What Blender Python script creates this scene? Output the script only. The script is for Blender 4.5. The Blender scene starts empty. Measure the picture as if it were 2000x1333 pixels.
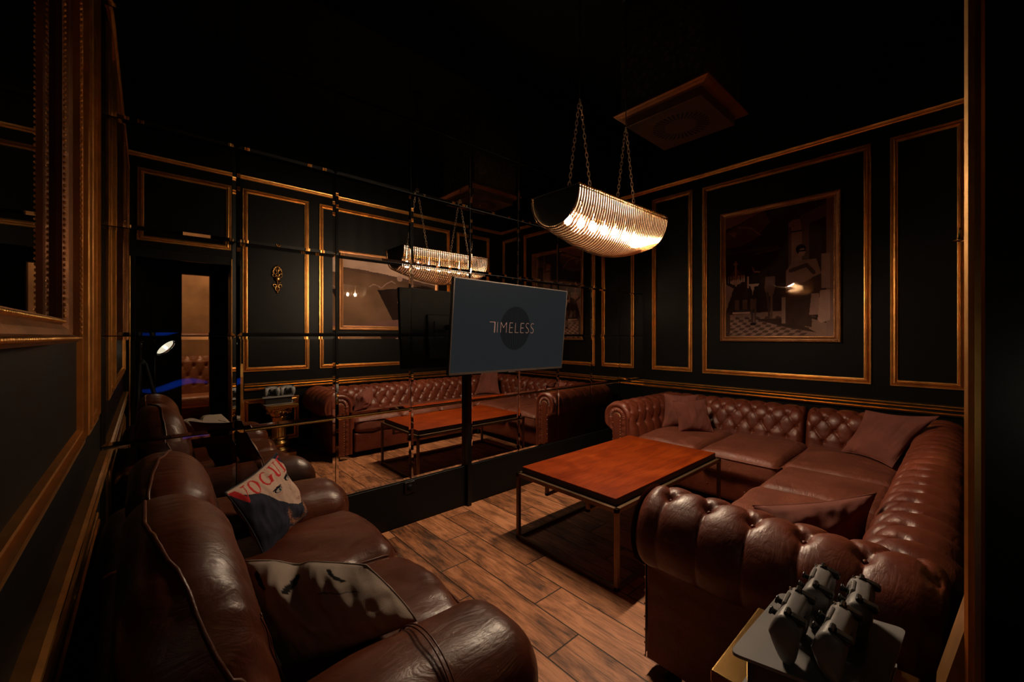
import bpy, math, random
import numpy as np
from math import pi, sin, cos, sqrt, radians, exp, atan2, floor as fl
from mathutils import Vector, Matrix, noise

random.seed(7)
S = bpy.context.scene
COL = S.collection

# ------------------------------------------------------------------ camera, world, exposure
YAW = 48.1
cam_d = bpy.data.cameras.new('camera')
cam_d.sensor_width = 36.0
cam_d.lens = 797.0 / 2000.0 * 36.0
cam_d.shift_y = -0.00475
cam_d.clip_start = 0.01
cam = bpy.data.objects.new('camera', cam_d)
cam.location = (0, 0, 1.4)
cam.rotation_euler = (radians(90), 0, radians(YAW - 90))
COL.objects.link(cam)
S.camera = cam
w = bpy.data.worlds.new('world'); S.world = w; w.use_nodes = True
w.node_tree.nodes['Background'].inputs[0].default_value = (0.9, 0.6, 0.4, 1)
w.node_tree.nodes['Background'].inputs[1].default_value = 0.0
S.view_settings.view_transform = 'Standard'
S.view_settings.look = 'None'
S.view_settings.gamma = 1.0
S.view_settings.exposure = 0.0
S.view_settings.use_curve_mapping = False
S.cycles.max_bounces = 10
S.cycles.diffuse_bounces = 4
S.cycles.glossy_bounces = 6
S.cycles.transparent_max_bounces = 24
S.cycles.caustics_reflective = False
S.cycles.caustics_refractive = False
S.cycles.use_denoising = True
S.cycles.sample_clamp_indirect = 12.0

BULB = 1430.0     # chandelier bulb emission
CORR = 220.0       # lamp in the room beyond the doorway
READ = 5.0       # tripod reading lamp

# ------------------------------------------------------------------ materials
def nt(name):
    m = bpy.data.materials.new(name); m.use_nodes = True
    t = m.node_tree; b = t.nodes['Principled BSDF']
    return m, t, b
def L(t, a, b): t.links.new(a, b)
def node(t, typ, **k):
    n = t.nodes.new(typ)
    for a, v in k.items(): setattr(n, a, v)
    return n
def math_n(t, op, a, b=None, c=None):
    n = node(t, 'ShaderNodeMath', operation=op)
    for i, v in enumerate((a, b, c)):
        if v is None: continue
        if isinstance(v, (int, float)): n.inputs[i].default_value = v
        else: L(t, v, n.inputs[i])
    return n.outputs[0]
def ramp(t, fac, stops):
    r = node(t, 'ShaderNodeValToRGB')
    e = r.color_ramp.elements
    while len(e) < len(stops): e.new(0.5)
    for i, (p, c) in enumerate(stops):
        e[i].position = p; e[i].color = (c[0], c[1], c[2], 1)
    L(t, fac, r.inputs[0]); return r.outputs[0]
def coords(t, scale=(1, 1, 1), rot=(0, 0, 0), loc=(0, 0, 0)):
    tc = node(t, 'ShaderNodeTexCoord'); mp = node(t, 'ShaderNodeMapping')
    L(t, tc.outputs['Object'], mp.inputs[0])
    mp.inputs['Scale'].default_value = scale; mp.inputs['Rotation'].default_value = rot; mp.inputs['Location'].default_value = loc
    return mp.outputs[0]
def noise_n(t, vec, scale, detail=3, rough=0.5, dist=0.0):
    n = node(t, 'ShaderNodeTexNoise'); L(t, vec, n.inputs['Vector'])
    n.inputs['Scale'].default_value = scale; n.inputs['Detail'].default_value = detail
    n.inputs['Roughness'].default_value = rough; n.inputs['Distortion'].default_value = dist
    return n.outputs['Fac']
def bump(t, h, strength, dist=0.01, prev=None):
    b = node(t, 'ShaderNodeBump'); b.inputs['Strength'].default_value = strength; b.inputs['Distance'].default_value = dist
    L(t, h, b.inputs['Height'])
    if prev is not None: L(t, prev, b.inputs['Normal'])
    return b.outputs[0]
def plain(name, col, rough=0.5, metal=0.0, spec=0.5, nscale=0, nstr=0.0, var=0.0, coat=0.0, sheen=0.0, vscale=6):
    m, t, b = nt(name)
    b.inputs['Base Color'].default_value = (*col, 1)
    b.inputs['Roughness'].default_value = rough
    b.inputs['Metallic'].default_value = metal
    b.inputs['Specular IOR Level'].default_value = spec
    b.inputs['Coat Weight'].default_value = coat
    b.inputs['Coat Roughness'].default_value = 0.04
    if sheen:
        b.inputs['Sheen Weight'].default_value = sheen
        b.inputs['Sheen Tint'].default_value = (*[min(1, c * 4) for c in col], 1)
    v = coords(t)
    if var:
        n = noise_n(t, v, vscale, 5)
        c = ramp(t, n, [(0.3, [x * (1 - var) for x in col]), (0.7, [min(1, x * (1 + var)) for x in col])])
        L(t, c, b.inputs['Base Color'])
    if nstr:
        n = noise_n(t, v, nscale, 6)
        L(t, bump(t, n, nstr, 0.004), b.inputs['Normal'])
    return m
def emis(name, col, s):
    m, t, b = nt(name)
    b.inputs['Base Color'].default_value = (0.02, 0.02, 0.02, 1)
    b.inputs['Emission Color'].default_value = (*col, 1)
    b.inputs['Emission Strength'].default_value = s
    return m
def leather(name, dark, light, rough=0.36, wr=1.0, crack=1.0):
    m, t, b = nt(name)
    v = coords(t)
    n1 = noise_n(t, v, 2.6, 6, 0.6, 0.4)
    n2 = noise_n(t, v, 22, 5, 0.6)
    mixn = math_n(t, 'ADD', math_n(t, 'MULTIPLY', n1, 0.75), math_n(t, 'MULTIPLY', n2, 0.25))
    c = ramp(t, mixn, [(0.33, dark), (0.52, [(a + d) / 2 for a, d in zip(dark, light)]), (0.68, light)])
    L(t, c, b.inputs['Base Color'])
    rr = math_n(t, 'ADD', math_n(t, 'MULTIPLY', n2, 0.28), rough - 0.12)
    L(t, rr, b.inputs['Roughness'])
    b.inputs['Specular IOR Level'].default_value = 0.55
    # fine grain
    vo = node(t, 'ShaderNodeTexVoronoi', feature='DISTANCE_TO_EDGE'); L(t, v, vo.inputs['Vector']); vo.inputs['Scale'].default_value = 260
    g = bump(t, vo.outputs['Distance'], 0.10 * crack, 0.002)
    # crackle
    nv = node(t, 'ShaderNodeTexNoise'); L(t, v, nv.inputs['Vector']); nv.inputs['Scale'].default_value = 9
    mx = node(t, 'ShaderNodeMixRGB'); mx.inputs[0].default_value = 0.12; L(t, v, mx.inputs[1]); L(t, nv.outputs['Color'], mx.inputs[2])
    vo2 = node(t, 'ShaderNodeTexVoronoi', feature='DISTANCE_TO_EDGE'); L(t, mx.outputs[0], vo2.inputs['Vector']); vo2.inputs['Scale'].default_value = 34
    c2 = math_n(t, 'MINIMUM', math_n(t, 'MULTIPLY', vo2.outputs['Distance'], 9), 1.0)
    g2 = bump(t, c2, 0.13 * crack, 0.002, g)
    # long wrinkles
    mp = node(t, 'ShaderNodeMapping'); L(t, v, mp.inputs[0]); mp.inputs['Scale'].default_value = (3.0, 11.0, 6.0); mp.inputs['Rotation'].default_value = (0.3, 0.2, 0.5)
    r1 = noise_n(t, mp.outputs[0], 1.6, 4, 0.55, 1.6)
    rd = math_n(t, 'ABSOLUTE', math_n(t, 'SUBTRACT', r1, 0.5))
    rd = math_n(t, 'MINIMUM', math_n(t, 'MULTIPLY', rd, 10.0), 1.0)
    g3 = bump(t, rd, 0.30 * wr, 0.006, g2)
    L(t, g3, b.inputs['Normal'])
    return m

M = {}
M['wall'] = plain('black_paint', (0.0019, 0.0016, 0.0014), 0.5, nscale=60, nstr=0.08, spec=0.12)
M['panel_black'] = plain('black_panel', (0.004, 0.004, 0.004), 0.45, spec=0.2)
M['black'] = plain('matte_black', (0.002, 0.002, 0.002), 0.6, spec=0.15)
M['satin_black'] = plain('satin_black', (0.003, 0.003, 0.003), 0.35, spec=0.3)
M['ceil'] = plain('ceiling_black', (0.0015, 0.0013, 0.0012), 0.7, spec=0.1)
M['gold'] = plain('antique_gold', (0.70, 0.37, 0.11), 0.34, metal=1.0, nscale=45, nstr=0.08, var=0.18, vscale=14)
M['gold_dark'] = plain('dark_gilded_wood', (0.30, 0.125, 0.045), 0.38, metal=0.6, nscale=80, nstr=0.4, var=0.3)
M['brass'] = plain('brass', (0.62, 0.36, 0.12), 0.26, metal=1.0, var=0.15)
M['mirror'] = plain('mirror_glass', (0.80, 0.78, 0.74), 0.0, metal=1.0)
M['chain'] = plain('chain_metal', (0.85, 0.68, 0.50), 0.38, metal=1.0)
M['chrome'] = plain('chrome', (0.7, 0.68, 0.65), 0.15, metal=1.0)
M['leather'] = leather('chesterfield_leather', (0.080, 0.0135, 0.0055), (0.19, 0.041, 0.018), 0.40, wr=0.35, crack=0.55)
M['leather_seat'] = leather('seat_leather', (0.11, 0.026, 0.013), (0.23, 0.066, 0.036), 0.50, wr=0.8)
M['leather_l'] = leather('loveseat_leather', (0.058, 0.0115, 0.004), (0.13, 0.032, 0.012), 0.36, wr=0.38, crack=0.3)
M['leather_bench'] = leather('bench_leather', (0.25, 0.09, 0.04), (0.4, 0.16, 0.08), 0.35)
M['nail'] = plain('nail_brass', (0.55, 0.34, 0.2), 0.3, metal=1.0)
M['suede'] = plain('rose_brown_suede', (0.165, 0.046, 0.030), 0.9, nscale=160, nstr=0.15, var=0.25, sheen=0.35)
M['canvas'] = plain('cream_canvas', (0.33, 0.27, 0.21), 0.9, nscale=600, nstr=0.3, var=0.08, sheen=0.1)
M['bronze'] = plain('bronze_steel', (0.19, 0.115, 0.065), 0.42, metal=0.75, nscale=50, nstr=0.1, var=0.3)
M['table_edge'] = plain('dark_wood_edge', (0.035, 0.012, 0.006), 0.5, nscale=50, nstr=0.2)
M['tv_frame'] = plain('tv_bezel', (0.10, 0.082, 0.07), 0.35, metal=0.7)
M['white_plastic'] = plain('white_plastic', (0.23, 0.215, 0.21), 0.45)
M['pad_black'] = plain('controller_black', (0.012, 0.012, 0.013), 0.35)
M['plaster'] = plain('warm_plaster', (0.42, 0.22, 0.10), 0.8, nscale=8, nstr=0.4, var=0.3, vscale=3)
M['bulb'] = emis('warm_bulb', (1.0, 0.76, 0.53), BULB)
M['corr_lamp'] = emis('corridor_lamp', (1.0, 0.62, 0.33), CORR)
M['reading'] = emis('reading_lamp_disc', (1.0, 0.93, 0.72), 0.9)
M['reading_bulb'] = emis('reading_lamp_bulb', (1.0, 0.9, 0.7), READ * 4)
M['blue'] = None
M['logo'] = emis('copper_lettering', (0.17, 0.068, 0.048), 1.0)

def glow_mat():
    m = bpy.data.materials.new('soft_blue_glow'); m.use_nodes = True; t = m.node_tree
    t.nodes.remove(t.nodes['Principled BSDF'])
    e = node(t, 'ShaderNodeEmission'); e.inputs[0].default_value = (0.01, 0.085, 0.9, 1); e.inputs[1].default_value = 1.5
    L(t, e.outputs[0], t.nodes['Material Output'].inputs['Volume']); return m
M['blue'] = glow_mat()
def hoop_mat():
    m, t, b = nt('amber_glass_rod')
    b.inputs['Base Color'].default_value = (0.50, 0.33, 0.20, 1)
    b.inputs['Metallic'].default_value = 1.0
    b.inputs['Roughness'].default_value = 0.13
    tr = node(t, 'ShaderNodeBsdfTransparent'); tr.inputs[0].default_value = (0.95, 0.78, 0.6, 1)
    mx = node(t, 'ShaderNodeMixShader'); mx.inputs[0].default_value = 0.12
    L(t, b.outputs[0], mx.inputs[1]); L(t, tr.outputs[0], mx.inputs[2])
    L(t, mx.outputs[0], t.nodes['Material Output'].inputs['Surface'])
    return m
M['rod'] = hoop_mat()

def floor_mat():
    m, t, b = nt('wood_look_plank_floor')
    tc = node(t, 'ShaderNodeTexCoord'); sp = node(t, 'ShaderNodeSeparateXYZ'); L(t, tc.outputs['Object'], sp.inputs[0])
    X, Y = sp.outputs[0], sp.outputs[1]
    PW, PL = 0.2115, 0.865
    xs = math_n(t, 'DIVIDE', math_n(t, 'SUBTRACT', X, 0.031), PW)
    k = math_n(t, 'FLOOR', xs); fx = math_n(t, 'FRACT', xs)
    off = math_n(t, 'ADD', math_n(t, 'MULTIPLY', math_n(t, 'SUBTRACT', k, 6.0), 0.29), 0.352)
    ys = math_n(t, 'DIVIDE', math_n(t, 'SUBTRACT', Y, off), PL)
    j = math_n(t, 'FLOOR', ys); fy = math_n(t, 'FRACT', ys)
    cv = node(t, 'ShaderNodeCombineXYZ'); L(t, k, cv.inputs[0]); L(t, j, cv.inputs[1])
    wn = node(t, 'ShaderNodeTexWhiteNoise'); L(t, cv.outputs[0], wn.inputs['Vector'])
    rnd = wn.outputs['Value']
    # grain coordinates, shifted per plank
    gx = math_n(t, 'ADD', math_n(t, 'MULTIPLY', X, 1.0), math_n(t, 'MULTIPLY', rnd, 7.3))
    gy = math_n(t, 'ADD', math_n(t, 'MULTIPLY', Y, 1.0), math_n(t, 'MULTIPLY', rnd, 3.1))
    g = node(t, 'ShaderNodeCombineXYZ'); L(t, math_n(t, 'MULTIPLY', gx, 34.0), g.inputs[0]); L(t, math_n(t, 'MULTIPLY', gy, 2.6), g.inputs[1])
    n_gr = noise_n(t, g.outputs[0], 1.6, 9, 0.68, 0.5)
    g2 = node(t, 'ShaderNodeCombineXYZ'); L(t, math_n(t, 'MULTIPLY', gx, 8.0), g2.inputs[0]); L(t, math_n(t, 'MULTIPLY', gy, 2.4), g2.inputs[1])
    n_bl = noise_n(t, g2.outputs[0], 1.5, 5, 0.6, 0.8)
    g3 = node(t, 'ShaderNodeCombineXYZ'); L(t, math_n(t, 'MULTIPLY', gx, 120.0), g3.inputs[0]); L(t, math_n(t, 'MULTIPLY', gy, 9.0), g3.inputs[1])
    n_f = noise_n(t, g3.outputs[0], 1.5, 4, 0.7)
    tone = math_n(t, 'ADD', math_n(t, 'ADD', math_n(t, 'MULTIPLY', n_gr, 0.36), math_n(t, 'MULTIPLY', n_bl, 0.46)),
                  math_n(t, 'ADD', math_n(t, 'MULTIPLY', rnd, 0.13), math_n(t, 'MULTIPLY', n_f, 0.20)))
    c = ramp(t, tone, [(0.40, (0.022, 0.011, 0.006)), (0.475, (0.13, 0.050, 0.022)), (0.55, (0.34, 0.125, 0.050)), (0.66, (0.62, 0.26, 0.12))])
    ex = math_n(t, 'MINIMUM', fx, math_n(t, 'SUBTRACT', 1.0, fx)); ex = math_n(t, 'MULTIPLY', ex, PW)
    ey = math_n(t, 'MINIMUM', fy, math_n(t, 'SUBTRACT', 1.0, fy)); ey = math_n(t, 'MULTIPLY', ey, PL)
    e = math_n(t, 'MINIMUM', ex, ey)
    em = node(t, 'ShaderNodeMapRange'); em.inputs[1].default_value = 0.0018; em.inputs[2].default_value = 0.0045; L(t, e, em.inputs[0])
    # short saw lines inside a plank
    fb = math_n(t, 'ABSOLUTE', math_n(t, 'SUBTRACT', fx, 0.52))
    fm = node(t, 'ShaderNodeMapRange'); fm.inputs[1].default_value = 0.004; fm.inputs[2].default_value = 0.02; fm.inputs[3].default_value = 0.45; L(t, fb, fm.inputs[0])
    mk = math_n(t, 'MULTIPLY', em.outputs[0], fm.outputs[0])
    mx = node(t, 'ShaderNodeMixRGB'); L(t, mk, mx.inputs[0]); mx.inputs[1].default_value = (0.010, 0.007, 0.005, 1); L(t, c, mx.inputs[2])
    L(t, mx.outputs[0], b.inputs['Base Color'])
    L(t, math_n(t, 'ADD', math_n(t, 'MULTIPLY', n_gr, -0.25), 0.62), b.inputs['Roughness'])
    b.inputs['Specular IOR Level'].default_value = 0.5
    hh = math_n(t, 'ADD', math_n(t, 'MULTIPLY', em.outputs[0], 1.2), math_n(t, 'ADD', math_n(t, 'MULTIPLY', n_gr, 0.9), math_n(t, 'MULTIPLY', n_f, 0.5)))
    L(t, bump(t, hh, 0.75, 0.003), b.inputs['Normal'])
    return m
M['floor'] = floor_mat()

def table_mat():
    m, t, b = nt('orange_brown_stained_wood')
    v = coords(t, (3.0, 26.0, 3.0))
    n = noise_n(t, v, 1.3, 8, 0.65, 0.6)
    v2 = coords(t)
    n2 = noise_n(t, v2, 4.0, 5, 0.6, 0.5)
    s = math_n(t, 'ADD', math_n(t, 'MULTIPLY', n, 0.55), math_n(t, 'MULTIPLY', n2, 0.45))
    c = ramp(t, s, [(0.33, (0.10, 0.009, 0.0004)), (0.5, (0.21, 0.026, 0.0008)), (0.68, (0.33, 0.052, 0.002))])
    # scratches
    v3 = coords(t, (2.0, 90.0, 1.0), (0, 0, 0.06))
    sc = noise_n(t, v3, 1.5, 3, 0.7)
    sm = node(t, 'ShaderNodeMapRange'); sm.inputs[1].default_value = 0.74; sm.inputs[2].default_value = 0.80; sm.inputs[4].default_value = 0.55; L(t, sc, sm.inputs[0])
    mx = node(t, 'ShaderNodeMixRGB'); L(t, sm.outputs[0], mx.inputs[0]); L(t, c, mx.inputs[1]); mx.inputs[2].default_value = (0.50, 0.30, 0.17, 1)
    L(t, mx.outputs[0], b.inputs['Base Color'])
    L(t, math_n(t, 'ADD', math_n(t, 'MULTIPLY', n2, 0.3), 0.38), b.inputs['Roughness'])
    b.inputs['Specular IOR Level'].default_value = 0.16
    L(t, bump(t, n, 0.25, 0.002), b.inputs['Normal'])
    return m
M['table'] = table_mat()

def brocade_mat():
    m, t, b = nt('dark_brocade')
    v = coords(t, (1, 1, 1))
    vo = node(t, 'ShaderNodeTexVoronoi'); L(t, v, vo.inputs['Vector']); vo.inputs['Scale'].default_value = 22
    n = noise_n(t, v, 120, 3)
    c = ramp(t, vo.outputs['Distance'], [(0.2, (0.10, 0.055, 0.02)), (0.5, (0.025, 0.013, 0.007))])
    L(t, c, b.inputs['Base Color']); b.inputs['Roughness'].default_value = 0.55
    L(t, bump(t, n, 0.8, 0.004), b.inputs['Normal'])
    return m
M['brocade'] = brocade_mat()
M['amber_plate'] = plain('aged_amber_plate', (0.075, 0.030, 0.010), 0.5, metal=0.2, var=0.4, vscale=7)

def attr_mat(name, rough, coat=0.0, gain=1.0, bumpy=0.0):
    m, t, b = nt(name)
    a = node(t, 'ShaderNodeAttribute'); a.attribute_name = 'Col'
    L(t, a.outputs['Color'], b.inputs['Base Color'])
    b.inputs['Roughness'].default_value = rough
    b.inputs['Specular IOR Level'].default_value = 0.0
    b.inputs['Coat Weight'].default_value = coat
    b.inputs['Coat Roughness'].default_value = 0.015
    b.inputs['Coat IOR'].default_value = 1.65
    if bumpy:
        v = coords(t); L(t, bump(t, noise_n(t, v, 500, 3), bumpy, 0.002), b.inputs['Normal'])
    return m
M['print'] = attr_mat('print_under_glass', 0.6, 1.0)
M['fabric_print'] = attr_mat('printed_cushion_fabric', 0.85, 0.0, bumpy=0.3)

def screen_mat():
    m, t, b = nt('lit_tv_screen')
    tc = node(t, 'ShaderNodeTexCoord'); sp = node(t, 'ShaderNodeSeparateXYZ'); L(t, tc.outputs['Object'], sp.inputs[0])
    X, Z = sp.outputs[0], sp.outputs[2]
    n = node(t, 'ShaderNodeTexNoise'); L(t, tc.outputs['Object'], n.inputs['Vector']); n.inputs['Scale'].default_value = 9; n.inputs['Detail'].default_value = 1
    dx = math_n(t, 'ADD', X, math_n(t, 'MULTIPLY', math_n(t, 'SUBTRACT', n.outputs['Fac'], 0.5), 0.06))
    st = math_n(t, 'SINE', math_n(t, 'MULTIPLY', dx, 2 * pi / 0.0165))
    st = math_n(t, 'MULTIPLY', math_n(t, 'ADD', st, 1.0), 0.5)
    ex = math_n(t, 'POWER', math_n(t, 'DIVIDE', math_n(t, 'ABSOLUTE', math_n(t, 'ADD', X, -0.005)), 0.162), 2.0)
    ez = math_n(t, 'POWER', math_n(t, 'DIVIDE', math_n(t, 'ABSOLUTE', Z), 0.172), 2.0)
    el = math_n(t, 'ADD', ex, ez)
    mk = node(t, 'ShaderNodeMapRange'); mk.inputs[1].default_value = 1.03; mk.inputs[2].default_value = 0.95; L(t, el, mk.inputs[0])
    dark = math_n(t, 'ADD', math_n(t, 'MULTIPLY', st, 0.40), 0.12)
    fac = math_n(t, 'SUBTRACT', 1.0, math_n(t, 'MULTIPLY', mk.outputs[0], math_n(t, 'SUBTRACT', 1.0, dark)))
    mx = node(t, 'ShaderNodeMixRGB'); L(t, fac, mx.inputs[0]); mx.inputs[1].default_value = (0.0035, 0.0035, 0.0036, 1); mx.inputs[2].default_value = (0.0135, 0.0147, 0.0155, 1)
    L(t, mx.outputs[0], b.inputs['Emission Color']); b.inputs['Emission Strength'].default_value = 1.0
    b.inputs['Base Color'].default_value = (0.0003, 0.0003, 0.0003, 1); b.inputs['Roughness'].default_value = 0.3
    b.inputs['Specular IOR Level'].default_value = 0.03
    return m
M['screen'] = screen_mat()

# ------------------------------------------------------------------ mesh helpers
class MB:
    def __init__(s): s.v = []; s.f = []; s.mi = []; s.sm = []; s.cur = 0; s.smooth = False
    def face(s, f): s.f.append(tuple(f)); s.mi.append(s.cur); s.sm.append(s.smooth)
    def box(s, a, b):
        n = len(s.v); x0, y0, z0 = [min(a[i], b[i]) for i in range(3)]; x1, y1, z1 = [max(a[i], b[i]) for i in range(3)]
        s.v += [(x0, y0, z0), (x1, y0, z0), (x1, y1, z0), (x0, y1, z0), (x0, y0, z1), (x1, y0, z1), (x1, y1, z1), (x0, y1, z1)]
        for f in ((3, 2, 1, 0), (4, 5, 6, 7), (0, 1, 5, 4), (1, 2, 6, 5), (2, 3, 7, 6), (3, 0, 4, 7)): s.face([n + i for i in f])
        return s
    def bbox(s, a, b, r):            # box with chamfered edges
        x0, y0, z0 = [min(a[i], b[i]) for i in range(3)]; x1, y1, z1 = [max(a[i], b[i]) for i in range(3)]
        o = soft_box(((x0 + x1) / 2, (y0 + y1) / 2, (z0 + z1) / 2), (x1 - x0, y1 - y0, z1 - z0), r, 3)
        s.add(*o); return s
    def add(s, v, f):
        n = len(s.v); s.v += [tuple(p) for p in v]
        for q in f: s.face([n + i for i in q])
        return s
    def grid(s, fn, nu, nv, cu=False, cv=False):
        n = len(s.v); 
        for i in range(nu):
            for j in range(nv): s.v.append(tuple(fn(i, j)))
        for i in range(nu if cu else nu - 1):
            for j in range(nv if cv else nv - 1):
                a, b2 = i, (i + 1) % nu; c, d = j, (j + 1) % nv
                s.face((n + a * nv + c, n + b2 * nv + c, n + b2 * nv + d, n + a * nv + d))
        return s
    def tube(s, pts, r, n=8, closed=False, cap=True, up=None):
        P = [Vector(p) for p in pts]; m = len(P); base = len(s.v); N = None
        rr = r if hasattr(r, '__len__') else [r] * m
        for i in range(m):
            if closed: T = P[(i + 1) % m] - P[i - 1]
            else: T = P[min(i + 1, m - 1)] - P[max(i - 1, 0)]
            T.normalize()
            if N is None:
                a = Vector(up) if up else (Vector((0, 0, 1)) if abs(T.z) < 0.9 else Vector((1, 0, 0)))
                N = (a - T * a.dot(T)).normalized()
            else: N = (N - T * N.dot(T)).normalized()
            B = T.cross(N)
            for k in range(n):
                th = 2 * pi * k / n; s.v.append(tuple(P[i] + (N * cos(th) + B * sin(th)) * rr[i]))
        for i in range(m if closed else m - 1):
            for k in range(n):
                a = base + i * n; b2 = base + ((i + 1) % m) * n
                s.face((a + k, a + (k + 1) % n, b2 + (k + 1) % n, b2 + k))
        if cap and not closed:
            s.face([base + k for k in range(n)][::-1]); s.face([base + (m - 1) * n + k for k in range(n)])
        return s
    def lathe(s, c, prof, n=32, flute=None):
        base = len(s.v)
        for (r, z) in prof:
            for k in range(n):
                th = 2 * pi * k / n
                q = r * (flute(th, z) if flute else 1)
                s.v.append((c[0] + q * cos(th), c[1] + q * sin(th), c[2] + z))
        for i in range(len(prof) - 1):
            for k in range(n): s.face((base + i * n + k, base + i * n + (k + 1) % n, base + (i + 1) * n + (k + 1) % n, base + (i + 1) * n + k))
        s.face([base + k for k in range(n)][::-1]); s.face([base + (len(prof) - 1) * n + k for k in range(n)])
        return s
    def ball(s, c, r, n=8, m=6, sc=(1, 1, 1)):
        prof = []
        base = len(s.v)
        for i in range(m + 1):
            ph = pi * i / m
            for k in range(n):
                th = 2 * pi * k / n
                s.v.append((c[0] + r * sc[0] * sin(ph) * cos(th), c[1] + r * sc[1] * sin(ph) * sin(th), c[2] + r * sc[2] * cos(ph)))
        for i in range(m):
            for k in range(n): s.face((base + i * n + k, base + (i + 1) * n + k, base + (i + 1) * n + (k + 1) % n, base + i * n + (k + 1) % n))
        return s

def soft_box(c, size, r, n=4, crown=0.0, fn=None):
    """rounded box; n = subdivisions of the flat and of the corner"""
    h = [max(x / 2, 1e-4) for x in size]; r = min(r, min(h) * 0.999)
    vs = []; fs = []; idx = {}
    def ax(i):
        inner = h[i] - r
        a = [-h[i] + r * (1 - cos(pi / 2 * k / n)) * 0 - 0 for k in range(0)]
        # angles on the corner, then flat samples
        lo = [('c', -1, k / n) for k in range(n)]
        fln = max(1, int(2 * inner / max(max(size) / (n * 5), 1e-3)))
        mid = [('f', -inner + 2 * inner * k / fln) for k in range(fln + 1)]
        hi = [('c', 1, k / n) for k in range(n - 1, -1, -1)]
        out = []
        for q in lo: out.append((-inner, -tanmap(1 - q[2])))
        for q in mid: out.append((q[1], 0.0))
        for q in hi: out.append((inner, tanmap(1 - q[2])))
        return out
    def tanmap(k): return math.tan(k * pi / 4)
    A = [ax(i) for i in range(3)]
    def pt(i, j, k):
        key = (i, j, k)
        if key in idx: return idx[key]
        q = (A[0][i], A[1][j], A[2][k])
        d = Vector((q[0][1], q[1][1], q[2][1]))
        if d.length > 0: d.normalize()
        p = Vector((q[0][0], q[1][0], q[2][0])) + d * r
        u, v_ = p.x / h[0], p.y / h[1]
        if crown:
            f = max(0, 1 - u * u) ** 0.6 * max(0, 1 - v_ * v_) ** 0.6
            p.z += crown * f * (1 if p.z > 0 else -0.25) * min(1, abs(p.z) / h[2] * 1.2)
        if fn: p = fn(p, d)
        idx[key] = len(vs); vs.append((p[0] + c[0], p[1] + c[1], p[2] + c[2])); return idx[key]
    N = [len(a) for a in A]
    for a, b_, cc in ((0, 1, 2), (1, 2, 0), (2, 0, 1)):
        for side in (0, N[cc] - 1):
            for i in range(N[a] - 1):
                for j in range(N[b_] - 1):
                    def K(x, y):
                        t3 = [0, 0, 0]; t3[a] = x; t3[b_] = y; t3[cc] = side; return pt(*t3)
                    q = [K(i, j), K(i + 1, j), K(i + 1, j + 1), K(i, j + 1)]
                    fs.append(q if side else q[::-1])
    return vs, fs

def link(name, mb, mats, parent=None, smooth=False, cols=None, loc=None, wn=True):
    """mesh vertices are given in world space; a parented part is stored relative to its parent"""
    me = bpy.data.meshes.new(name)
    off = Vector((0, 0, 0)); p = parent
    while p is not None: off += Vector(p.location); p = p.parent
    if parent is None and loc is not None: off = Vector(loc)
    me.from_pydata([(v[0] - off[0], v[1] - off[1], v[2] - off[2]) for v in mb.v], [], mb.f)
    if not isinstance(mats, (list, tuple)): mats = [mats]
    for m in mats: me.materials.append(m)
    me.polygons.foreach_set('material_index', mb.mi)
    me.polygons.foreach_set('use_smooth', [smooth or s for s in mb.sm])
    if cols is not None:
        ca = me.color_attributes.new('Col', 'FLOAT_COLOR', 'POINT')
        arr = np.ones((len(mb.v), 4), dtype=np.float32); arr[:len(cols), :3] = cols
        ca.data.foreach_set('color', arr.ravel())
    me.update()
    o = bpy.data.objects.new(name, me); COL.objects.link(o)
    if parent is not None: o.parent = parent
    elif loc is not None: o.location = loc
    return o
def thing(name, label, cat, loc, group=None):
    o = bpy.data.objects.new(name, None); COL.objects.link(o); o.location = loc
    o.empty_display_size = 0.1
    o['label'] = label; o['category'] = cat
    if group: o['group'] = group
    return o
def tag(o, label, cat, group=None, kind=None):
    o['label'] = label; o['category'] = cat
    if group: o['group'] = group
    if kind: o['kind'] = kind
    return o
def struct(name, mb, mats, smooth=False):
    o = link(name, mb, mats, smooth=smooth); o['kind'] = 'structure'; return o
def clone(root, loc, label=None, rz=None):
    r = root.copy(); COL.objects.link(r); r.location = loc
    if rz is not None: r.rotation_euler = (r.rotation_euler[0], r.rotation_euler[1], rz)
    if label: r['label'] = label
    for ch in list(root.children):
        c = ch.copy(); COL.objects.link(c); c.parent = r
        for g in list(ch.children):
            d = g.copy(); COL.objects.link(d); d.parent = c
    return r

# ------------------------------------------------------------------ room
X0, XB = -0.163, 4.757      # left wall, back wall
YR, YM = -0.04, 2.775       # right wall, mirror wall
ZC = 3.95
DX0, DX1 = -0.10, 0.74      # doorway in the right wall
struct('floor', MB().box((-2.2, -3.2, -0.1), (XB + 0.3, YM + 0.3, 0)), M['floor'])
struct('ceiling', MB().box((-2.2, -3.2, ZC), (XB + 0.3, YM + 0.3, ZC + 0.1)), M['ceil'])
struct('wall_left', MB().box((X0 - 0.15, YR - 0.25, 0), (X0, YM + 0.15, ZC)), M['wall'])
struct('wall_back', MB().box((XB, YR - 0.25, 0), (XB + 0.15, YM + 0.15, ZC)), M['wall'])
struct('wall_front', MB().box((X0 - 0.15, YM + 0.012, 0), (XB + 0.15, YM + 0.15, ZC)), M['black'])
mb = MB()
mb.box((X0, YR - 0.20, 0), (DX0, YR, ZC)); mb.box((DX1, YR - 0.20, 0), (XB + 0.1, YR, ZC)); mb.box((DX0, YR - 0.20, 2.2), (DX1, YR, ZC))
struct('wall_right', mb, M['wall'])
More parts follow.
